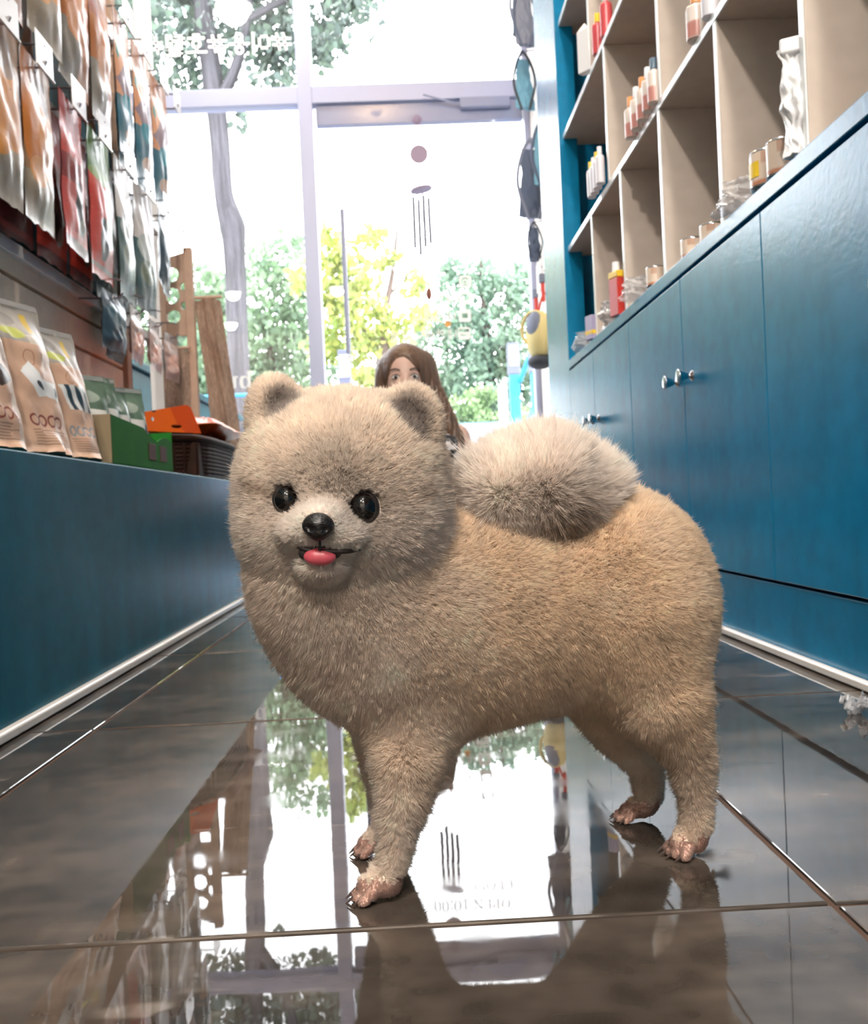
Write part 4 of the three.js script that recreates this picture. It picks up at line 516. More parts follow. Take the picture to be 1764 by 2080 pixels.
  { // parked car facing the shop
    const t = thing('parked_car', 'blue car parked in the road behind the woman, pale sky on its roof', 'car', [0.95, -0.14, -13.2]);
    const s = new THREE.Shape(); s.moveTo(0, 0.32); s.lineTo(0.02, 0.62); s.quadraticCurveTo(0.05, 0.82, 0.35, 0.90); s.lineTo(1.15, 1.02); s.quadraticCurveTo(1.25, 1.03, 1.35, 1.12); s.lineTo(1.85, 1.52); s.quadraticCurveTo(1.98, 1.60, 2.2, 1.61); s.lineTo(3.2, 1.60); s.quadraticCurveTo(3.6, 1.55, 4.0, 1.10); s.lineTo(4.25, 1.0); s.lineTo(4.3, 0.35); s.lineTo(3.75, 0.3); s.absarc(3.42, 0.3, 0.34, 0, Math.PI, false); s.lineTo(1.1, 0.3); s.absarc(0.78, 0.3, 0.34, 0, Math.PI, false);
    part('body', new THREE.ExtrudeGeometry(s, { depth: 1.5, bevelEnabled: true, bevelThickness: 0.12, bevelSize: 0.10, bevelOffset: -0.1, bevelSegments: 4, curveSegments: 8 }).rotateY(Math.PI / 2).translate(-0.75, 0, 0), phys({ color: S(0x3f6f9a), roughness: 0.25, metalness: 0.2, clearcoat: 1, clearcoatRoughness: 0.05 }), t);
    const gl = phys({ color: S(0x1d3a52), roughness: 0.06, clearcoat: 1 });
    part('windscreen', new THREE.PlaneGeometry(1.36, 0.60).rotateX(-0.92).translate(0, 1.335, -1.595), gl, t);
    for (let k = 0; k < 2; k++) part('wiper', rod([-0.4 + k * 0.5, 1.11, -1.30], [0.05 + k * 0.5, 1.22, -1.42], 0.012), M.black, t);
    for (const x of [-0.72, 0.72]) for (const z of [-0.78, -3.42]) { const w = part('wheel', new THREE.CylinderGeometry(0.31, 0.31, 0.2, 28).rotateZ(Math.PI / 2).translate(x, 0.31, z), M.black, t); part('hub', new THREE.CylinderGeometry(0.18, 0.18, 0.21, 20).rotateZ(Math.PI / 2).translate(x * 1.01, 0.31, z), M.chrome, w); }
    for (const x of [-0.6, 0.6]) part('headlight', rbox(x - 0.16, x + 0.16, 0.66, 0.8, -0.08, 0.03, 0.03), M.chrome, t);
    part('grille', rbox(-0.35, 0.35, 0.5, 0.64, -0.05, 0.015, 0.02), M.black, t); part('bumper', rbox(-0.82, 0.82, 0.3, 0.46, -0.1, 0.03, 0.03), M.black, t);
  }
}

// ---------- implicit bodies: smooth union of tapered capsules and ellipsoids, meshed with surface nets ----------
const cap = (a, ra, b, rb) => { const A = a, d = [b[0] - a[0], b[1] - a[1], b[2] - a[2]], L = d[0] ** 2 + d[1] ** 2 + d[2] ** 2; return (x, y, z) => { const px = x - A[0], py = y - A[1], pz = z - A[2], t = clamp((px * d[0] + py * d[1] + pz * d[2]) / L); return Math.hypot(px - d[0] * t, py - d[1] * t, pz - d[2] * t) - mix(ra, rb, t); }; };
const ell3 = (c, r, rot) => { const m = rot ? new THREE.Matrix3().setFromMatrix4(new THREE.Matrix4().makeRotationFromEuler(new THREE.Euler(...rot)).transpose()).elements : null; return (x, y, z) => { let X = x - c[0], Y = y - c[1], Z = z - c[2]; if (m) { const a = m[0] * X + m[3] * Y + m[6] * Z, b = m[1] * X + m[4] * Y + m[7] * Z, d = m[2] * X + m[5] * Y + m[8] * Z; X = a; Y = b; Z = d; } const k0 = Math.hypot(X / r[0], Y / r[1], Z / r[2]), k1 = Math.hypot(X / r[0] ** 2, Y / r[1] ** 2, Z / r[2] ** 2); return k1 < 1e-9 ? -Math.min(...r) : k0 * (k0 - 1) / k1; }; };
const smin = (a, b, k) => { const h = Math.max(k - Math.abs(a - b), 0) / k; return Math.min(a, b) - h * h * k * 0.25; };
const smax = (a, b, k) => -smin(-a, -b, k);
function chain(list) { const fs = []; for (let i = 0; i < list.length - 1; i++) fs.push(cap(list[i][0], list[i][1], list[i + 1][0], list[i + 1][1])); return (x, y, z) => { let d = 1e9; for (const f of fs) d = Math.min(d, f(x, y, z)); return d; }; }
function nets(f, lo, hi, cell) {
  const n = [0, 1, 2].map((k) => Math.ceil((hi[k] - lo[k]) / cell) + 1), [nx, ny, nz] = n, F = new Float32Array(nx * ny * nz), at = (i, j, k) => (k * ny + j) * nx + i;
  for (let k = 0; k < nz; k++) for (let j = 0; j < ny; j++) for (let i = 0; i < nx; i++) F[at(i, j, k)] = f(lo[0] + i * cell, lo[1] + j * cell, lo[2] + k * cell);
  const id = new Int32Array(nx * ny * nz).fill(-1), pos = [], idx = [];
  for (let k = 0; k < nz - 1; k++) for (let j = 0; j < ny - 1; j++) for (let i = 0; i < nx - 1; i++) {
    let s = 0, cx = 0, cy = 0, cz = 0, m = 0; const v = [];
    for (let c = 0; c < 8; c++) { const q = F[at(i + (c & 1), j + ((c >> 1) & 1), k + (c >> 2))]; v.push(q); if (q < 0) m |= 1 << c; }
    if (m === 0 || m === 255) continue;
    for (let a = 0; a < 8; a++) for (const bit of [1, 2, 4]) { const b = a | bit; if (b === a) continue; if ((v[a] < 0) !== (v[b] < 0)) { const t = v[a] / (v[a] - v[b]); cx += (a & 1) + (bit === 1 ? t : 0); cy += ((a >> 1) & 1) + (bit === 2 ? t : 0); cz += (a >> 2) + (bit === 4 ? t : 0); s++; } }
    id[at(i, j, k)] = pos.length / 3; pos.push(lo[0] + (i + cx / s) * cell, lo[1] + (j + cy / s) * cell, lo[2] + (k + cz / s) * cell);
  }
  const quad = (a, b, c, d, flip) => { if (a < 0 || b < 0 || c < 0 || d < 0) return; flip ? idx.push(a, c, b, a, d, c) : idx.push(a, b, c, a, c, d); };
  for (let k = 1; k < nz - 1; k++) for (let j = 1; j < ny - 1; j++) for (let i = 1; i < nx - 1; i++) {
    const s = F[at(i, j, k)] < 0;
    if (s !== F[at(i + 1, j, k)] < 0) quad(id[at(i, j - 1, k - 1)], id[at(i, j, k - 1)], id[at(i, j, k)], id[at(i, j - 1, k)], !s);
    if (s !== F[at(i, j + 1, k)] < 0) quad(id[at(i - 1, j, k - 1)], id[at(i - 1, j, k)], id[at(i, j, k)], id[at(i, j, k - 1)], !s);
    if (s !== F[at(i, j, k + 1)] < 0) quad(id[at(i - 1, j - 1, k)], id[at(i, j - 1, k)], id[at(i, j, k)], id[at(i - 1, j, k)], !s);
  }
  const nor = new Float32Array(pos.length), e = cell * 0.6;
  for (let i = 0; i < pos.length; i += 3) { const [x, y, z] = [pos[i], pos[i + 1], pos[i + 2]], a = f(x + e, y, z) - f(x - e, y, z), b = f(x, y + e, z) - f(x, y - e, z), c = f(x, y, z + e) - f(x, y, z - e), L = Math.hypot(a, b, c) || 1; nor[i] = a / L; nor[i + 1] = b / L; nor[i + 2] = c / L; }
  const g = new THREE.BufferGeometry(); g.setAttribute('position', new THREE.Float32BufferAttribute(pos, 3)); g.setAttribute('normal', new THREE.BufferAttribute(nor, 3)); g.setIndex(idx); return g;
}
// ---------- the dog ----------
{
  const px = (n, D) => n * D / 2000;
  const J = (p, n, D) => [p, px(n, D)];
  const torso = [
    ell3([-0.0237, 0.1568, -0.545], [px(188, .545), px(218, .545), px(168, .545)]), ell3([0.011, 0.1416, -0.562], [px(200, .562), px(212, .562), px(178, .562)]),
    ell3([0.0589, 0.1415, -0.575], [px(190, .575), px(182, .575), px(165, .575)]), ell3([0.1175, 0.1497, -0.59], [px(197, .59), px(208, .59), px(175, .59)]), ell3([0.0353, 0.1734, -0.568], [px(150, .568), px(105, .568), px(120, .568)]), ell3([-0.0462, 0.1696, -0.522], [px(122, .522), px(105, .522), px(105, .522)]),
  ];
  const neck = cap([-0.0178, 0.185, -0.555], px(125, .555), [-0.0344, 0.2161, -0.535], px(120, .535));
  const skull = ell3([-0.0351, 0.2226, -0.525], [px(190, .525), px(178, .525), px(185, .525)]), cheeks = ell3([-0.0366, 0.1985, -0.516], [px(182, .516), px(112, .516), px(150, .516)]);
  const lobes = [ell3([-0.0512, 0.1984, -0.4745], [px(38, .47), px(28, .47), 0.011]), ell3([-0.0338, 0.1959, -0.4745], [px(42, .47), px(29, .47), 0.011]), ell3([-0.0421, 0.2036, -0.473], [px(44, .47), px(32, .47), 0.014]), ell3([-0.043, 0.1826, -0.478], [px(40, .47), px(20, .47), 0.010])];
  const browPit = [ell3([-0.0583, 0.2162, -0.472], [0.0085, 0.0085, 0.006]), ell3([-0.0214, 0.2098, -0.4665], [0.0095, 0.009, 0.006])];
  const earL = ell3([-0.0666, 0.2599, -0.52], [px(47, .52), px(74, .52), px(30, .52)], [-0.15, 0.25, 0.12]), earR = ell3([0.0019, 0.2509, -0.516], [px(56, .52), px(76, .52), px(30, .52)], [-0.15, -0.2, -0.12]);
  const inL = ell3([-0.0613, 0.2609, -0.5105], [px(27, .52), px(48, .52), px(22, .52)], [-0.15, 0.25, 0.35]), inR = ell3([-0.0006, 0.2518, -0.5065], [px(36, .52), px(54, .52), px(22, .52)], [-0.15, -0.2, -0.2]);
  const legs = [
    chain([J([-0.003, 0.0974, -0.545], 85, .545), J([-0.0067, 0.074, -0.53], 55, .53), J([-0.0091, 0.0564, -0.527], 36, .527), J([-0.0137, 0.0358, -0.526], 20, .526), J([-0.0172, 0.0183, -0.526], 18, .526)]),
    chain([J([-0.0141, 0.0926, -0.585], 75, .59), J([-0.0172, 0.0424, -0.597], 32, .597), J([-0.0203, 0.0134, -0.5945], 18, .594), J([-0.023, 0.0058, -0.5945], 16, .594)]),
    chain([J([0.1288, 0.1284, -0.572], 130, .572), J([0.14, 0.0935, -0.563], 80, .563), J([0.1557, 0.0599, -0.563], 29, .563), J([0.1586, 0.0336, -0.565], 17, .565), J([0.158, 0.013, -0.565], 18, .565)]),
    chain([J([0.1056, 0.1176, -0.615], 95, .62), J([0.123, 0.0683, -0.627], 40, .627), J([0.1457, 0.0367, -0.632], 20, .632), J([0.1471, 0.0104, -0.632], 14, .632)]),
  ];
  const toes = (base, fwd, side, r, n = 4) => { const fs = [cap(base, r * 1.55, [base[0] + fwd[0] * 0.6, base[1] + fwd[1] * 0.6 - r * 0.3, base[2] + fwd[2] * 0.6], r * 0.95)]; for (let k = 0; k < n; k++) { const s = (k - (n - 1) / 2) / ((n - 1) / 2), m = 1 - 0.18 * s * s; fs.push(cap([base[0] + fwd[0] * 0.35 + side[0] * s * 0.8, base[1] - r * 0.35, base[2] + fwd[2] * 0.35 + side[2] * s * 0.8], r * 0.58, [base[0] + fwd[0] * m + side[0] * s * 1.4, r * 0.5, base[2] + fwd[2] * m + side[2] * s * 1.4], r * 0.46)); } return (x, y, z) => { let d = 1e9; for (const f of fs) d = smin(d, f(x, y, z), r * 0.07); return d; }; };
  const pawSpec = [[[-0.0217, 0.0119, -0.526], [-0.0155, 0, 0.002], [0.001, 0, 0.0062], 0.0056], [[-0.0267, 0.0042, -0.5945], [-0.0135, 0, 0.001], [0.001, 0, 0.0058], 0.0050], [[0.1546, 0.0074, -0.565], [-0.012, 0, 0.003], [0.002, 0, 0.0062], 0.0055], [[0.1417, 0.0043, -0.632], [-0.0165, 0, 0.002], [0.001, 0, 0.0055], 0.0046]];
  for (const p of pawSpec) p[0][1] = p[3] * 1.75;
  const paws = pawSpec.map((p) => toes(...p));
  const tailP = [[0.1212, 0.1992, -0.59], [0.101, 0.2118, -0.574], [0.0763, 0.2183, -0.56], [0.053, 0.2165, -0.553]], tail = chain([J(tailP[0], 36, .585), J(tailP[1], 56, .572), J(tailP[2], 76, .56), J(tailP[3], 52, .553)]);
  const K = 0.016;
  const head = (x, y, z) => { let d = smin(skull(x, y, z), cheeks(x, y, z), 0.012); for (const f of lobes) d = smin(d, f(x, y, z), 0.006); for (const f of browPit) d = smax(d, -f(x, y, z), 0.006); d = smin(d, smax(earL(x, y, z), -inL(x, y, z), 0.004), 0.010); d = smin(d, smax(earR(x, y, z), -inR(x, y, z), 0.004), 0.010); return d; };
  const trunk = (x, y, z) => { let d = torso[0](x, y, z); for (let k = 1; k < 6; k++) d = smin(d, torso[k](x, y, z), 0.022); for (let k = 0; k < 4; k++) d = smin(d, legs[k](x, y, z), K); return d; };
  const feet = (x, y, z) => { let d = 1e9; if (y < 0.035) for (const f of paws) d = Math.min(d, f(x, y, z)); return d; };
  const dog = (x, y, z) => { let d = smin(trunk(x, y, z), neck(x, y, z), 0.012); d = smin(d, head(x, y, z), 0.016); return smin(smin(d, tail(x, y, z), 0.006) - 0.0012, feet(x, y, z), 0.003); };
  const t = thing('pomeranian_dog', 'fluffy cream and apricot pomeranian standing in the aisle with its tongue out', 'dog', [0.03, 0, -0.57]);
  const O = t.position, off = (g) => g.translate(-O.x, -O.y, -O.z);
  const g = nets(dog, [-0.125, -0.002, -0.675], [0.215, 0.315, -0.43], 0.002);
  // coat colours by where the hair grows, with some painted shade at the tail root
  const near = (p, c, r) => Math.exp(-((p[0] - c[0]) ** 2 + (p[1] - c[1]) ** 2 + (p[2] - c[2]) ** 2) / (r * r));
  const seg = (p, a, b) => { const d = [b[0] - a[0], b[1] - a[1], b[2] - a[2]], L = d[0] ** 2 + d[1] ** 2 + d[2] ** 2, s = clamp(((p[0] - a[0]) * d[0] + (p[1] - a[1]) * d[1] + (p[2] - a[2]) * d[2]) / L); return Math.hypot(p[0] - a[0] - d[0] * s, p[1] - a[1] - d[1] * s, p[2] - a[2] - d[2] * s); };
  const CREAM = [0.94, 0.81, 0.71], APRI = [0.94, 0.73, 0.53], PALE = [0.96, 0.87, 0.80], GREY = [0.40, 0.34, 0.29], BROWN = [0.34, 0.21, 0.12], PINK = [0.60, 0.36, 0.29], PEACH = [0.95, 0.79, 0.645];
  const blend = (a, b, k) => a.map((v, i) => mix(v, b[i], clamp(k)));
  const A = { earL: [-0.0605, 0.2633, -0.505], earR: [-0.001, 0.254, -0.502], brow: [-0.037, 0.2289, -0.48], crown: [-0.0333, 0.2617, -0.51], muz: [-0.0419, 0.2008, -0.462], chest: [-0.0494, 0.1454, -0.49], cheekR: [-0.008, 0.1951, -0.485], cheekL: [-0.0731, 0.1981, -0.485], tailRootShade: [0.085, 0.197, -0.55], tailC: [0.0701, 0.2336, -0.55], eyeL: [-0.0591, 0.2156, -0.4822], eyeR: [-0.022, 0.2098, -0.478], lineL: [-0.084, 0.2243, -0.5], lineR: [0.004, 0.2153, -0.495], hock: [0.154, 0.0563, -0.545], back: [0.0562, 0.1832, -0.52] };
  const mouthPts = [[-0.0565, 0.1947, -0.4705], [-0.0526, 0.193, -0.4635], [-0.0472, 0.191, -0.46], [-0.0416, 0.1904, -0.4585], [-0.0354, 0.19, -0.46], [-0.0292, 0.1898, -0.4635], [-0.0246, 0.1903, -0.4735]];
  function coat(p) {
    const [x, y, z] = p, n = noise3(x * 22, y * 22, z * 22), n2 = noise3(x * 60, y * 60, z * 60);
    const dh = head(x, y, z), dt = Math.min(trunk(x, y, z), feet(x, y, z)), dl = tail(x, y, z);
    let c, len, kind;
    if (dl < dt && dl < dh) { c = blend(PALE, CREAM, 0.35 + 0.3 * n); c = blend(c, BROWN, 0.85 * near(p, A.tailRootShade, 0.018)); len = 0.0155; kind = 'tail'; }  // brown tail root: darker hair plus the shade beneath the tail, painted in
    else if (dh < dt) {
      c = blend(CREAM, PEACH, smooth(y, 0.195, 0.245) * 0.8);
      c = blend(c, GREY, 0.62 * near(p, A.brow, 0.018)); c = blend(c, PALE, 0.9 * near(p, A.muz, 0.02));
      c = blend(c, GREY, 0.75 * near(p, A.eyeL, 0.0085)); c = blend(c, GREY, 0.75 * near(p, A.eyeR, 0.0095));
      c = blend(c, BROWN, 0.6 * Math.exp(-((seg(p, A.eyeL, A.lineL) / 0.0035) ** 2))); c = blend(c, BROWN, 0.6 * Math.exp(-((seg(p, A.eyeR, A.lineR) / 0.004) ** 2)));
      const ear = Math.max(inL(x, y, z) < 0.006 ? 1 - clamp(inL(x, y, z) / 0.006) : 0, inR(x, y, z) < 0.006 ? 1 - clamp(inR(x, y, z) / 0.006) : 0);
      c = blend(c, [0.235, 0.19, 0.17], ear * 0.92);
      len = 0.0052 + 0.0026 * smooth(Math.abs(x - -0.045), 0.025, 0.05);
      const face = Math.max(near(p, A.muz, 0.026), near(p, A.eyeL, 0.016), near(p, A.eyeR, 0.016)); len = mix(len, 0.0028, clamp(face * 1.2)); if (ear > 0.2) len = 0.004;
      if (earL(x, y, z) < 0.004 || earR(x, y, z) < 0.004) len = Math.min(len, 0.0042);
      for (const m of mouthPts) if (Math.hypot(x - m[0], y - m[1], z - m[2]) < 0.0048) len = 0.0014;
      kind = 'head';
    } else {
      c = blend(APRI, CREAM, 0.55 * smooth(-x, -0.06, 0.03) + 0.3 * n); c = blend(c, CREAM, 0.75 * near(p, A.chest, 0.07));
      c = blend(c, CREAM, 0.6 * smooth(-y, -0.10, -0.03)); c = blend(c, BROWN, 0.35 * near(p, A.hock, 0.022));
      const low = smooth(y, 0.014, 0.05); len = mix(0.0042, 0.0068, low); if (x < 0) len = mix(len, 0.0076, smooth(y, 0.08, 0.14));
      const yy = y + 0.003 * noise3(x * 150, 3, z * 150); if (yy < 0.0115) { c = blend(PINK, CREAM, 0.12 + 0.1 * n2); len = 0.0013; } else if (yy < 0.017) len = mix(0.0018, len, (yy - 0.0115) / 0.0055);
      kind = 'body';
    }
    if (Math.hypot(x - A.eyeL[0], y - A.eyeL[1], z - A.eyeL[2]) < 0.0073 || Math.hypot(x - A.eyeR[0], y - A.eyeR[1], z - A.eyeR[2]) < 0.0081) c = [0.13, 0.095, 0.08];
    const v = 1 + 0.10 * n2 + 0.06 * n; return { c: c.map((q) => q * v), len, kind };
  }
  const P0 = g.attributes.position, N0 = g.attributes.normal, col = new Float32Array(P0.count * 3), lenV = new Float32Array(P0.count), kinds = [];
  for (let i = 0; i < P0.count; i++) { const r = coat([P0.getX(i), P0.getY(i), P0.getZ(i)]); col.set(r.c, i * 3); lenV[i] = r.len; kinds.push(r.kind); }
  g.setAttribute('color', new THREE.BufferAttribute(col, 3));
  // hair tufts
  const tuft = (seed, hairs = 10) => { const pos = [], nor = [], idx = []; let s = seed; const rv = () => { s = (Math.imul(s, 1664525) + 1013904223) | 0; return (s >>> 8) / 16777216; }; for (let h = 0; h < hairs; h++) { const a = rv() * 6.283, r = Math.sqrt(rv()), bx = r * Math.cos(a), bz = r * Math.sin(a), L = 0.62 + 0.5 * rv(), tx = bx * 1.15 + (rv() - 0.5) * 0.9, tz = bz * 1.15 + (rv() - 0.5) * 0.9, w = 0.105 + 0.05 * rv(), o = pos.length / 3; for (let k = 0; k < 3; k++) { const q = a + k * 2.0944; pos.push(bx + w * Math.cos(q), -0.06, bz + w * Math.sin(q)); nor.push(Math.cos(q) * 0.55, 2.6, Math.sin(q) * 0.55); } for (let k = 0; k < 3; k++) { const q = a + k * 2.0944, m = 0.55; pos.push(mix(bx, tx, m * 0.7) + w * 0.8 * Math.cos(q), L * m, mix(bz, tz, m * 0.7) + w * 0.8 * Math.sin(q)); nor.push(Math.cos(q) * 0.55, 2.6, Math.sin(q) * 0.55); } pos.push(tx, L, tz); nor.push(0, 1, 0); for (let k = 0; k < 3; k++) { const k2 = (k + 1) % 3; idx.push(o + k, o + 3 + k, o + k2, o + k2, o + 3 + k, o + 3 + k2, o + 3 + k, o + 6, o + 3 + k2); } } const q = new THREE.BufferGeometry(); q.setAttribute('position', new THREE.Float32BufferAttribute(pos, 3)); q.setAttribute('normal', new THREE.Float32BufferAttribute(nor.map((v, i) => v / Math.hypot(nor[i - i % 3], nor[i - i % 3 + 1], nor[i - i % 3 + 2])), 3)); q.setIndex(idx); return q; };
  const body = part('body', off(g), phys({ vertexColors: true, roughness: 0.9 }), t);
  const furM = phys({ color: 0xffffff, roughness: 1, transmission: 0.4, thickness: 0, specularIntensity: 0.3 });
  const I = g.index, tri = I.count / 3, cdf = new Float32Array(tri), a = V(0, 0, 0), b = V(0, 0, 0), c = V(0, 0, 0); let tot = 0;
  for (let i = 0; i < tri; i++) { a.fromBufferAttribute(P0, I.getX(3 * i)); b.fromBufferAttribute(P0, I.getX(3 * i + 1)); c.fromBufferAttribute(P0, I.getX(3 * i + 2)); const ar = b.clone().sub(a).cross(c.clone().sub(a)).length() / 2; const k = kinds[I.getX(3 * i)], L = lenV[I.getX(3 * i)]; tot += ar * (k === 'tail' ? 1.3 : 1) * (L < 0.005 ? 1.8 : 1); cdf[i] = tot; }
  const COUNT = 260000, sets = [0, 1, 2].map((k) => new THREE.InstancedMesh(tuft(100 + k * 31), furM, Math.ceil(COUNT / 3))), fill = [0, 0, 0], m4 = new THREE.Matrix4(), q4 = new THREE.Quaternion(), col3 = new THREE.Color(), n = V(0, 0, 0), fl = V(0, 0, 0), p = V(0, 0, 0), Y = V(0, 1, 0), spin = new THREE.Quaternion();
  const muz = V(...A.muz).sub(O), tc = V(...A.tailC).sub(O), eyes = [[V(...A.eyeL).sub(O), 0.0066], [V(...A.eyeR).sub(O), 0.0077]], noseC = V(...[-0.042, 0.2021, -0.4555]).sub(O), pawC = pawSpec.map((s) => s[0]);
  for (let s = 0; s < COUNT; s++) {
    const x = rnd() * tot; let lo = 0, hi = tri - 1; while (lo < hi) { const mid = (lo + hi) >> 1; cdf[mid] < x ? lo = mid + 1 : hi = mid; }
    const ia = I.getX(3 * lo), ib = I.getX(3 * lo + 1), ic = I.getX(3 * lo + 2); let u = rnd(), v = rnd(); if (u + v > 1) { u = 1 - u; v = 1 - v; } const w = 1 - u - v;
    a.fromBufferAttribute(P0, ia); b.fromBufferAttribute(P0, ib); c.fromBufferAttribute(P0, ic); p.set(0, 0, 0).addScaledVector(a, w).addScaledVector(b, u).addScaledVector(c, v);
    n.set(0, 0, 0).addScaledVector(a.fromBufferAttribute(N0, ia), w).addScaledVector(b.fromBufferAttribute(N0, ib), u).addScaledVector(c.fromBufferAttribute(N0, ic), v).normalize();
    const kind = kinds[ia], L = mix(lenV[ia], lenV[ib], u) * rr(0.75, 1.25) * (rnd() < 0.04 ? 1.3 : 1);
    if (p.y < 0.004 && n.y < -0.3) continue;
    if (eyes.some(([e, r]) => p.distanceTo(e) < r + 0.0008) || p.distanceTo(noseC) < 0.0075) continue;
    if (kind === 'head') { fl.copy(p).sub(muz).normalize(); fl.y -= 0.25; } else if (kind === 'tail') { fl.set(-0.15, 0.7, 0); } else fl.set(0.35, -0.85, 0);
    fl.addScaledVector(n, -fl.dot(n)); const lean = kind === 'tail' ? 0.35 : kind === 'head' ? 0.32 : 0.36;
    n.addScaledVector(fl, lean); n.x += rr(-0.3, 0.3); n.y += rr(-0.3, 0.3); n.z += rr(-0.3, 0.3); n.normalize();
    q4.setFromUnitVectors(Y, n).multiply(spin.setFromAxisAngle(Y, rnd() * 6.283));
    const r = (kind === 'tail' ? 0.00115 : 0.00095) * clamp(L / 0.006, 0.55, 1.25), k = s % 3, im = sets[k];
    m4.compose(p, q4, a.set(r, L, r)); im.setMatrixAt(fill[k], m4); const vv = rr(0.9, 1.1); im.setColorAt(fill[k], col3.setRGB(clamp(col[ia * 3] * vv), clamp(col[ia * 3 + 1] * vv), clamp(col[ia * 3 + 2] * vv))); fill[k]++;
  }
  sets.forEach((im, k) => { im.count = fill[k]; im.name = 'coat'; im.userData.kind = 'stuff'; im.castShadow = im.receiveShadow = true; t.add(im); });
  // face
  const eyeM = phys({ color: S(0x0c0908), roughness: 0.04 }), rimM = std({ color: S(0x1a1210), roughness: 0.5 }), noseM = phys({ color: S(0x100d0d), roughness: 0.42, bumpMap: tex(64, 64, (u, v) => { const k = fC(u, v); return [k, k, k]; }, { srgb: false }), bumpScale: 0.0004 });
  for (const [c0, r] of [[A.eyeL, 0.0068], [A.eyeR, 0.0075]]) { const e = part('eye', off(new THREE.SphereGeometry(r, 32, 24).scale(0.95, 1.04, 0.85).translate(...c0)), eyeM, t); part('eyelid', off(new THREE.SphereGeometry(r * 1.05, 28, 20).scale(1.02, 1.04, 0.6).translate(c0[0], c0[1] + 0.0003, c0[2] - 0.0002)), rimM, e); }
  const nc = [-0.042, 0.2021, -0.4555], ng = new THREE.SphereGeometry(1, 32, 24), np = ng.attributes.position;
  for (let i = 0; i < np.count; i++) { let x = np.getX(i), y = np.getY(i), z = np.getZ(i); const wdt = 1 - 0.28 * smooth(-y, 0, 1); for (const s of [-1, 1]) { const d = Math.hypot((x - s * 0.45) / 0.22, (y + 0.12) / 0.2); z -= 0.35 * Math.exp(-d * d); } z -= 0.16 * Math.exp(-((x / 0.08) ** 2)) * smooth(-y, -0.2, 0.6); np.setXYZ(i, x * wdt * 0.0076, y * 0.0066, z * 0.0062); }
  ng.computeVertexNormals(); ng.rotateZ(-0.1); part('nose', off(ng.translate(...nc)), noseM, t);
  const mouthM = std({ color: S(0x1c100d), roughness: 0.6 });
  const mo = part('mouth', off(join([tube(mouthPts.map((q) => [q[0], q[1], q[2] - 0.0024]), 0.0012, 40, 8), new THREE.SphereGeometry(1, 20, 14).scale(0.0104, 0.0046, 0.0046).translate(...[-0.0426, 0.1896, -0.4662]), new THREE.CapsuleGeometry(0.0006, 0.005, 4, 10).translate(...[-0.042, 0.1938, -0.4592])])), mouthM, t);
  const tg = new THREE.SphereGeometry(1, 28, 20), tp = tg.attributes.position; for (let i = 0; i < tp.count; i++) { let x = tp.getX(i), y = tp.getY(i), z = tp.getZ(i); z -= 0.08 * Math.exp(-((x / 0.12) ** 2)) * (z > 0 ? 1 : 0); tp.setXYZ(i, x * 0.0076, y * 0.0043, z * 0.0042); } tg.computeVertexNormals();
  part('tongue', off(tg.rotateZ(-0.06).rotateX(0.35).translate(...[-0.0426, 0.1879, -0.4628])), phys({ color: S(0xb84a56), roughness: 0.4, clearcoat: 0.3 }), mo);
  const clawM = std({ color: S(0x4a3a34), roughness: 0.4 });
  pawSpec.forEach(([bs, f, sd, r]) => { for (let k = 0; k < 4; k++) { const s = (k - 1.5) / 1.5, m = 1 - 0.18 * s * s, x = bs[0] + f[0] * m + sd[0] * s * 1.4, z = bs[2] + f[2] * m + sd[2] * s * 1.4; part('claw', off(rod([x - r * 0.4, r * 0.7, z], [x - r * 1.05, r * 0.22, z], r * 0.17, r * 0.05, 7)), clawM, t); } });
}

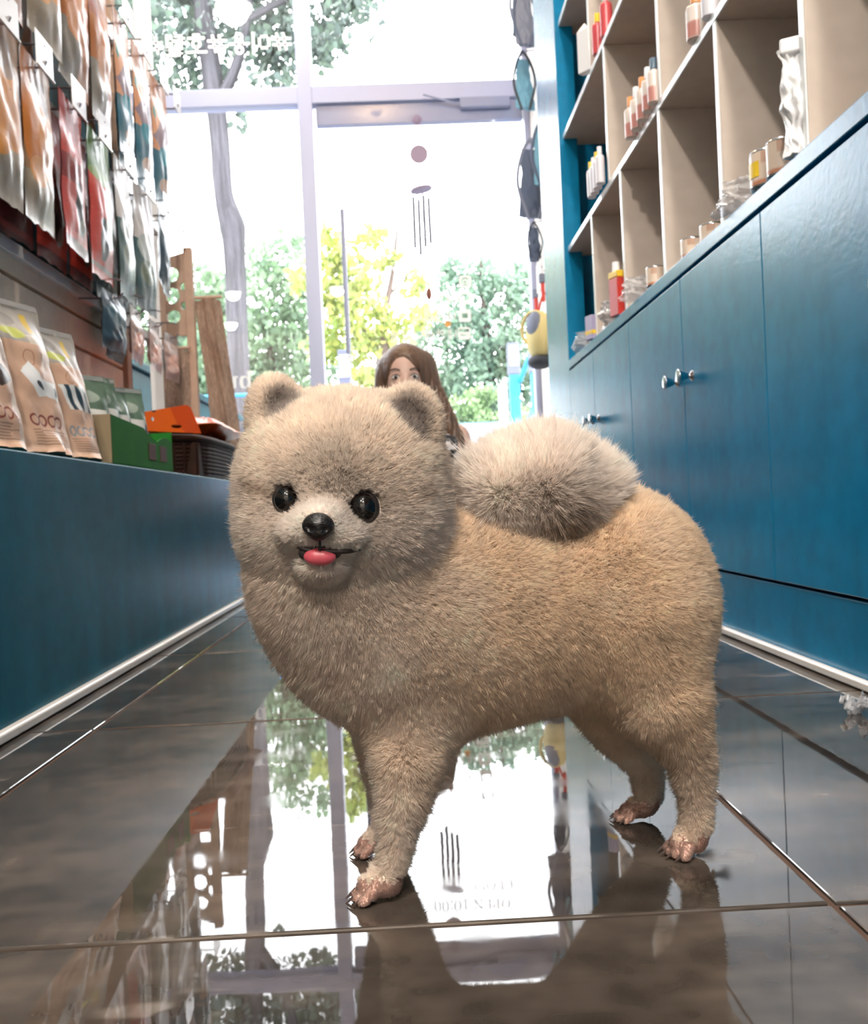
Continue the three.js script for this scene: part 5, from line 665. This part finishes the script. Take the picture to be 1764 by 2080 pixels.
// ---------- the crouching woman ----------
{
  const H = [0.008, 0.604, -3.105];                                                       // head centre
  const t = thing('person', 'person with long brown hair crouching behind the dog, wearing a dark patterned sleeveless dress', 'person', [0.0, 0, -3.1]);
  const O = t.position, off = (g) => g.translate(-O.x, -O.y, -O.z), at = (x, y, z) => [H[0] + x, H[1] + y, H[2] + z];
  const sh = [[-0.145, 0.425, -3.16], [0.155, 0.415, -3.16]], el = [[-0.20, 0.245, -3.02], [0.205, 0.235, -3.03]], wr = [[-0.075, 0.235, -2.845], [0.07, 0.23, -2.845]];
  const hip = [[-0.085, 0.165, -3.33], [0.085, 0.165, -3.33]], kn = [[-0.11, 0.36, -2.96], [0.11, 0.355, -2.96]], an = [[-0.09, 0.075, -3.12], [0.09, 0.075, -3.12]], toe = [[-0.10, 0.022, -2.95], [0.10, 0.022, -2.95]];
  const limbs = [];
  for (let k = 0; k < 2; k++) { limbs.push(cap(sh[k], 0.044, el[k], 0.035), cap(el[k], 0.035, wr[k], 0.024), cap(hip[k], 0.085, kn[k], 0.058), cap(kn[k], 0.055, [kn[k][0], 0.24, -3.05], 0.05), cap([kn[k][0], 0.24, -3.05], 0.05, an[k], 0.032), cap(an[k], 0.034, toe[k], 0.022)); }
  const torso = [cap([0, 0.19, -3.33], 0.105, [0.0, 0.30, -3.27], 0.095), cap([0, 0.30, -3.27], 0.09, [0.005, 0.39, -3.20], 0.095), cap(sh[0], 0.05, sh[1], 0.05)];
  const neckF = cap([0.006, 0.40, -3.18], 0.055, [0.008, 0.53, -3.125], 0.046);
  const bodyF = (x, y, z) => { let d = torso[0](x, y, z); for (const f of [...torso.slice(1), ...limbs]) d = smin(d, f(x, y, z), 0.03); return smin(d, neckF(x, y, z), 0.03); };
  const headParts = [ell3(at(0, 0.022, -0.008), [0.070, 0.088, 0.088]), ell3(at(0, -0.045, 0.022), [0.050, 0.066, 0.058])];
  const nose = cap(at(0, 0.0, 0.076), 0.006, at(0, -0.036, 0.093), 0.0095), chin = cap(at(-0.008, -0.098, 0.055), 0.016, at(0.008, -0.098, 0.055), 0.016), ears = [ell3(at(-0.072, -0.008, -0.005), [0.009, 0.028, 0.016]), ell3(at(0.072, -0.008, -0.005), [0.009, 0.028, 0.016])];
  const sock = [ell3(at(-0.029, 0.004, 0.086), [0.017, 0.010, 0.012]), ell3(at(0.029, 0.002, 0.086), [0.017, 0.010, 0.012])], lips = [cap(at(-0.015, -0.066, 0.074), 0.006, at(0.015, -0.066, 0.074), 0.006), cap(at(-0.011, -0.077, 0.074), 0.007, at(0.011, -0.077, 0.074), 0.007)];
  const headF = (x, y, z) => { let d = smin(headParts[0](x, y, z), headParts[1](x, y, z), 0.035); d = smin(d, chin(x, y, z), 0.02); d = smin(d, nose(x, y, z), 0.010); for (const f of sock) d = smax(d, -f(x, y, z), 0.008); for (const f of lips) d = smin(d, f(x, y, z), 0.006); for (const f of ears) d = smin(d, f(x, y, z), 0.006); return smin(d, neckF(x, y, z), 0.02); };
  const hand = (w, s) => { const c = [w[0] - s * 0.018, w[1] - 0.012, w[2] + 0.045], fs = [cap(w, 0.021, c, 0.024)]; for (let k = 0; k < 4; k++) { const x = c[0] - s * 0.004 + (k - 1.5) * 0.0155, l = [0.026, 0.032, 0.029, 0.022][k], a = [x, c[1] + 0.004, c[2] + 0.016], b = [x - s * 0.006, a[1] - 0.006, a[2] + l], e = [x - s * 0.010, b[1] - 0.022, b[2] + 0.012]; fs.push(cap(a, 0.0085, b, 0.0078), cap(b, 0.0078, e, 0.0066)); } const th = [c[0] - s * 0.030, c[1] + 0.004, c[2] - 0.012]; fs.push(cap([w[0] - s * 0.012, w[1], w[2] + 0.02], 0.012, th, 0.0095), cap(th, 0.0095, [th[0] - s * 0.010, th[1] - 0.008, th[2] + 0.026], 0.0075)); return (x, y, z) => { let d = fs[0](x, y, z); for (const f of fs.slice(1)) d = smin(d, f(x, y, z), 0.004); return d; }; };
  const skin = (r, g, b) => phys({ color: lin(r, g, b), roughness: 0.5, sheen: 0.2, sheenColor: S(0xffd8c8) });
  const parts = [nets(bodyF, [-0.30, 0.0, -3.48], [0.30, 0.50, -2.80], 0.011), nets(headF, [H[0] - 0.10, H[1] - 0.15, H[2] - 0.12], [H[0] + 0.10, H[1] + 0.13, H[2] + 0.125], 0.0035), nets(hand(wr[0], 1), [-0.17, 0.15, -2.90], [0.02, 0.29, -2.70], 0.0032), nets(hand(wr[1], -1), [-0.02, 0.15, -2.90], [0.17, 0.29, -2.70], 0.0032)];
  const body = part('body', off(join(parts)), skin(0.62, 0.40, 0.32), t);
  // dress
  const dressF = (x, y, z) => { let d = torso[0](x, y, z); for (const f of torso.slice(1)) d = smin(d, f(x, y, z), 0.03); for (let k = 0; k < 2; k++) d = smin(d, limbs[k * 6 + 2](x, y, z), 0.04); d -= 0.010; d = smax(d, y - (0.43 - 1.3 * Math.max(0, 0.07 - Math.abs(x - 0.005)) * 0.6), 0.01); return Math.max(d, Math.abs(x) - 0.158 - (y < 0.36 ? 0.1 : 0)); };
  const cloth = std({ map: tex(256, 256, (u, v) => { const w = smooth(fB(u, v), 0.60, 0.64); return [mix(0.10, 0.80, w), mix(0.10, 0.77, w), mix(0.13, 0.76, w)]; }), roughness: 0.85 });
  part('dress', off(uvm(nets(dressF, [-0.28, 0.04, -3.49], [0.28, 0.47, -2.86], 0.011), 2.5)), cloth, t);
  for (const [a, b] of [[an[0], toe[0]], [an[1], toe[1]]]) part('shoe', off(nets((x, y, z) => Math.max(smin(cap([a[0], 0.03, a[2] - 0.035], 0.034, [b[0], 0.028, b[2] + 0.02], 0.03)(x, y, z), 1, 0.01), -y + 0.001), [a[0] - 0.06, -0.004, -3.22], [a[0] + 0.07, 0.075, -2.88], 0.006)), M.white, t);
  // hair: cap with a side parting, and two long falls
  const capF = ell3(at(0.002, 0.022, -0.014), [0.081, 0.099, 0.098]), faceCut = [ell3(at(-0.004, -0.035, 0.085), [0.058, 0.088, 0.07]), ell3(at(-0.012, 0.025, 0.095), [0.036, 0.045, 0.05])];
  const fallR = chain([[at(0.058, 0.05, -0.02), 0.040], [at(0.078, -0.03, -0.005), 0.038], [at(0.110, -0.12, 0.005), 0.042], [at(0.140, -0.20, 0.01), 0.040], [at(0.158, -0.28, 0.02), 0.030], [at(0.166, -0.36, 0.03), 0.014]]), fallL = chain([[at(-0.055, 0.04, -0.02), 0.036], [at(-0.075, -0.06, -0.005), 0.032], [at(-0.085, -0.18, 0.01), 0.035], [at(-0.09, -0.30, 0.03), 0.026], [at(-0.088, -0.37, 0.035), 0.012]]), back = cap(at(0, 0.0, -0.06), 0.07, at(0.01, -0.24, -0.09), 0.075);
  const hairF = (x, y, z) => { let d = smin(smin(capF(x, y, z), fallR(x, y, z), 0.03), smin(fallL(x, y, z), back(x, y, z), 0.03), 0.03); for (const f of faceCut) d = smax(d, -f(x, y, z), 0.010); return d + 0.0022 * Math.sin(x * 520 + 3 * noise3(x * 20, y * 4, z * 20)) * smooth(-y, -0.66, -0.5) + 0.0012 * noise3(x * 160, y * 8, z * 160); };
  const hg = nets(hairF, [-0.17, 0.19, -3.29], [0.24, 0.735, -2.98], 0.0042), hp = hg.attributes.position, hc = new Float32Array(hp.count * 3);
  for (let i = 0; i < hp.count; i++) { const k = 1 + 0.45 * noise3(hp.getX(i) * 130, hp.getY(i) * 7, hp.getZ(i) * 130); hc.set([0.115 * k, 0.062 * k, 0.036 * k], i * 3); }
  hg.setAttribute('color', new THREE.BufferAttribute(hc, 3)); part('hair', off(hg), phys({ vertexColors: true, roughness: 0.42, sheen: 0.8, sheenColor: S(0xd98a50), sheenRoughness: 0.4 }), t);
  // face details
  const dark = std({ color: S(0x2a1b16), roughness: 0.5 });
  for (const s of [-1, 1]) { const c = at(s * 0.029, 0.002, 0.071), e = part('eye', off(new THREE.SphereGeometry(0.0115, 20, 14).scale(1.15, 0.7, 0.8).translate(...c)), phys({ color: S(0xe8e2de), roughness: 0.1 }), t); part('iris', off(new THREE.SphereGeometry(0.0058, 16, 12).scale(1, 1, 0.5).translate(c[0], c[1] - 0.0005, c[2] + 0.008)), phys({ color: S(0x2c1a12), roughness: 0.1 }), e); part('lash_line', off(tube([[c[0] - 0.0135, c[1] + 0.001, c[2] + 0.0045], [c[0], c[1] + 0.0085, c[2] + 0.0075], [c[0] + 0.0135, c[1] + 0.001, c[2] + 0.0045]], 0.0014, 12, 6)), dark, e); part('eyebrow', off(tube([[c[0] - s * 0.014, c[1] + 0.020, c[2] + 0.0125], [c[0], c[1] + 0.0245, c[2] + 0.0105], [c[0] + s * 0.017, c[1] + 0.0215, c[2] + 0.002]], 0.0022, 14, 6)), dark, t); }
  part('lips', off(join([tube([at(-0.021, -0.069, 0.076), at(-0.006, -0.0635, 0.082), at(0.006, -0.0635, 0.082), at(0.021, -0.069, 0.076)], 0.0038, 14, 8), tube([at(-0.019, -0.071, 0.076), at(0, -0.0785, 0.082), at(0.019, -0.071, 0.076)], 0.0045, 14, 8)])), std({ color: S(0xb5605c), roughness: 0.4 }), t);
}

renderer.render(scene, camera);
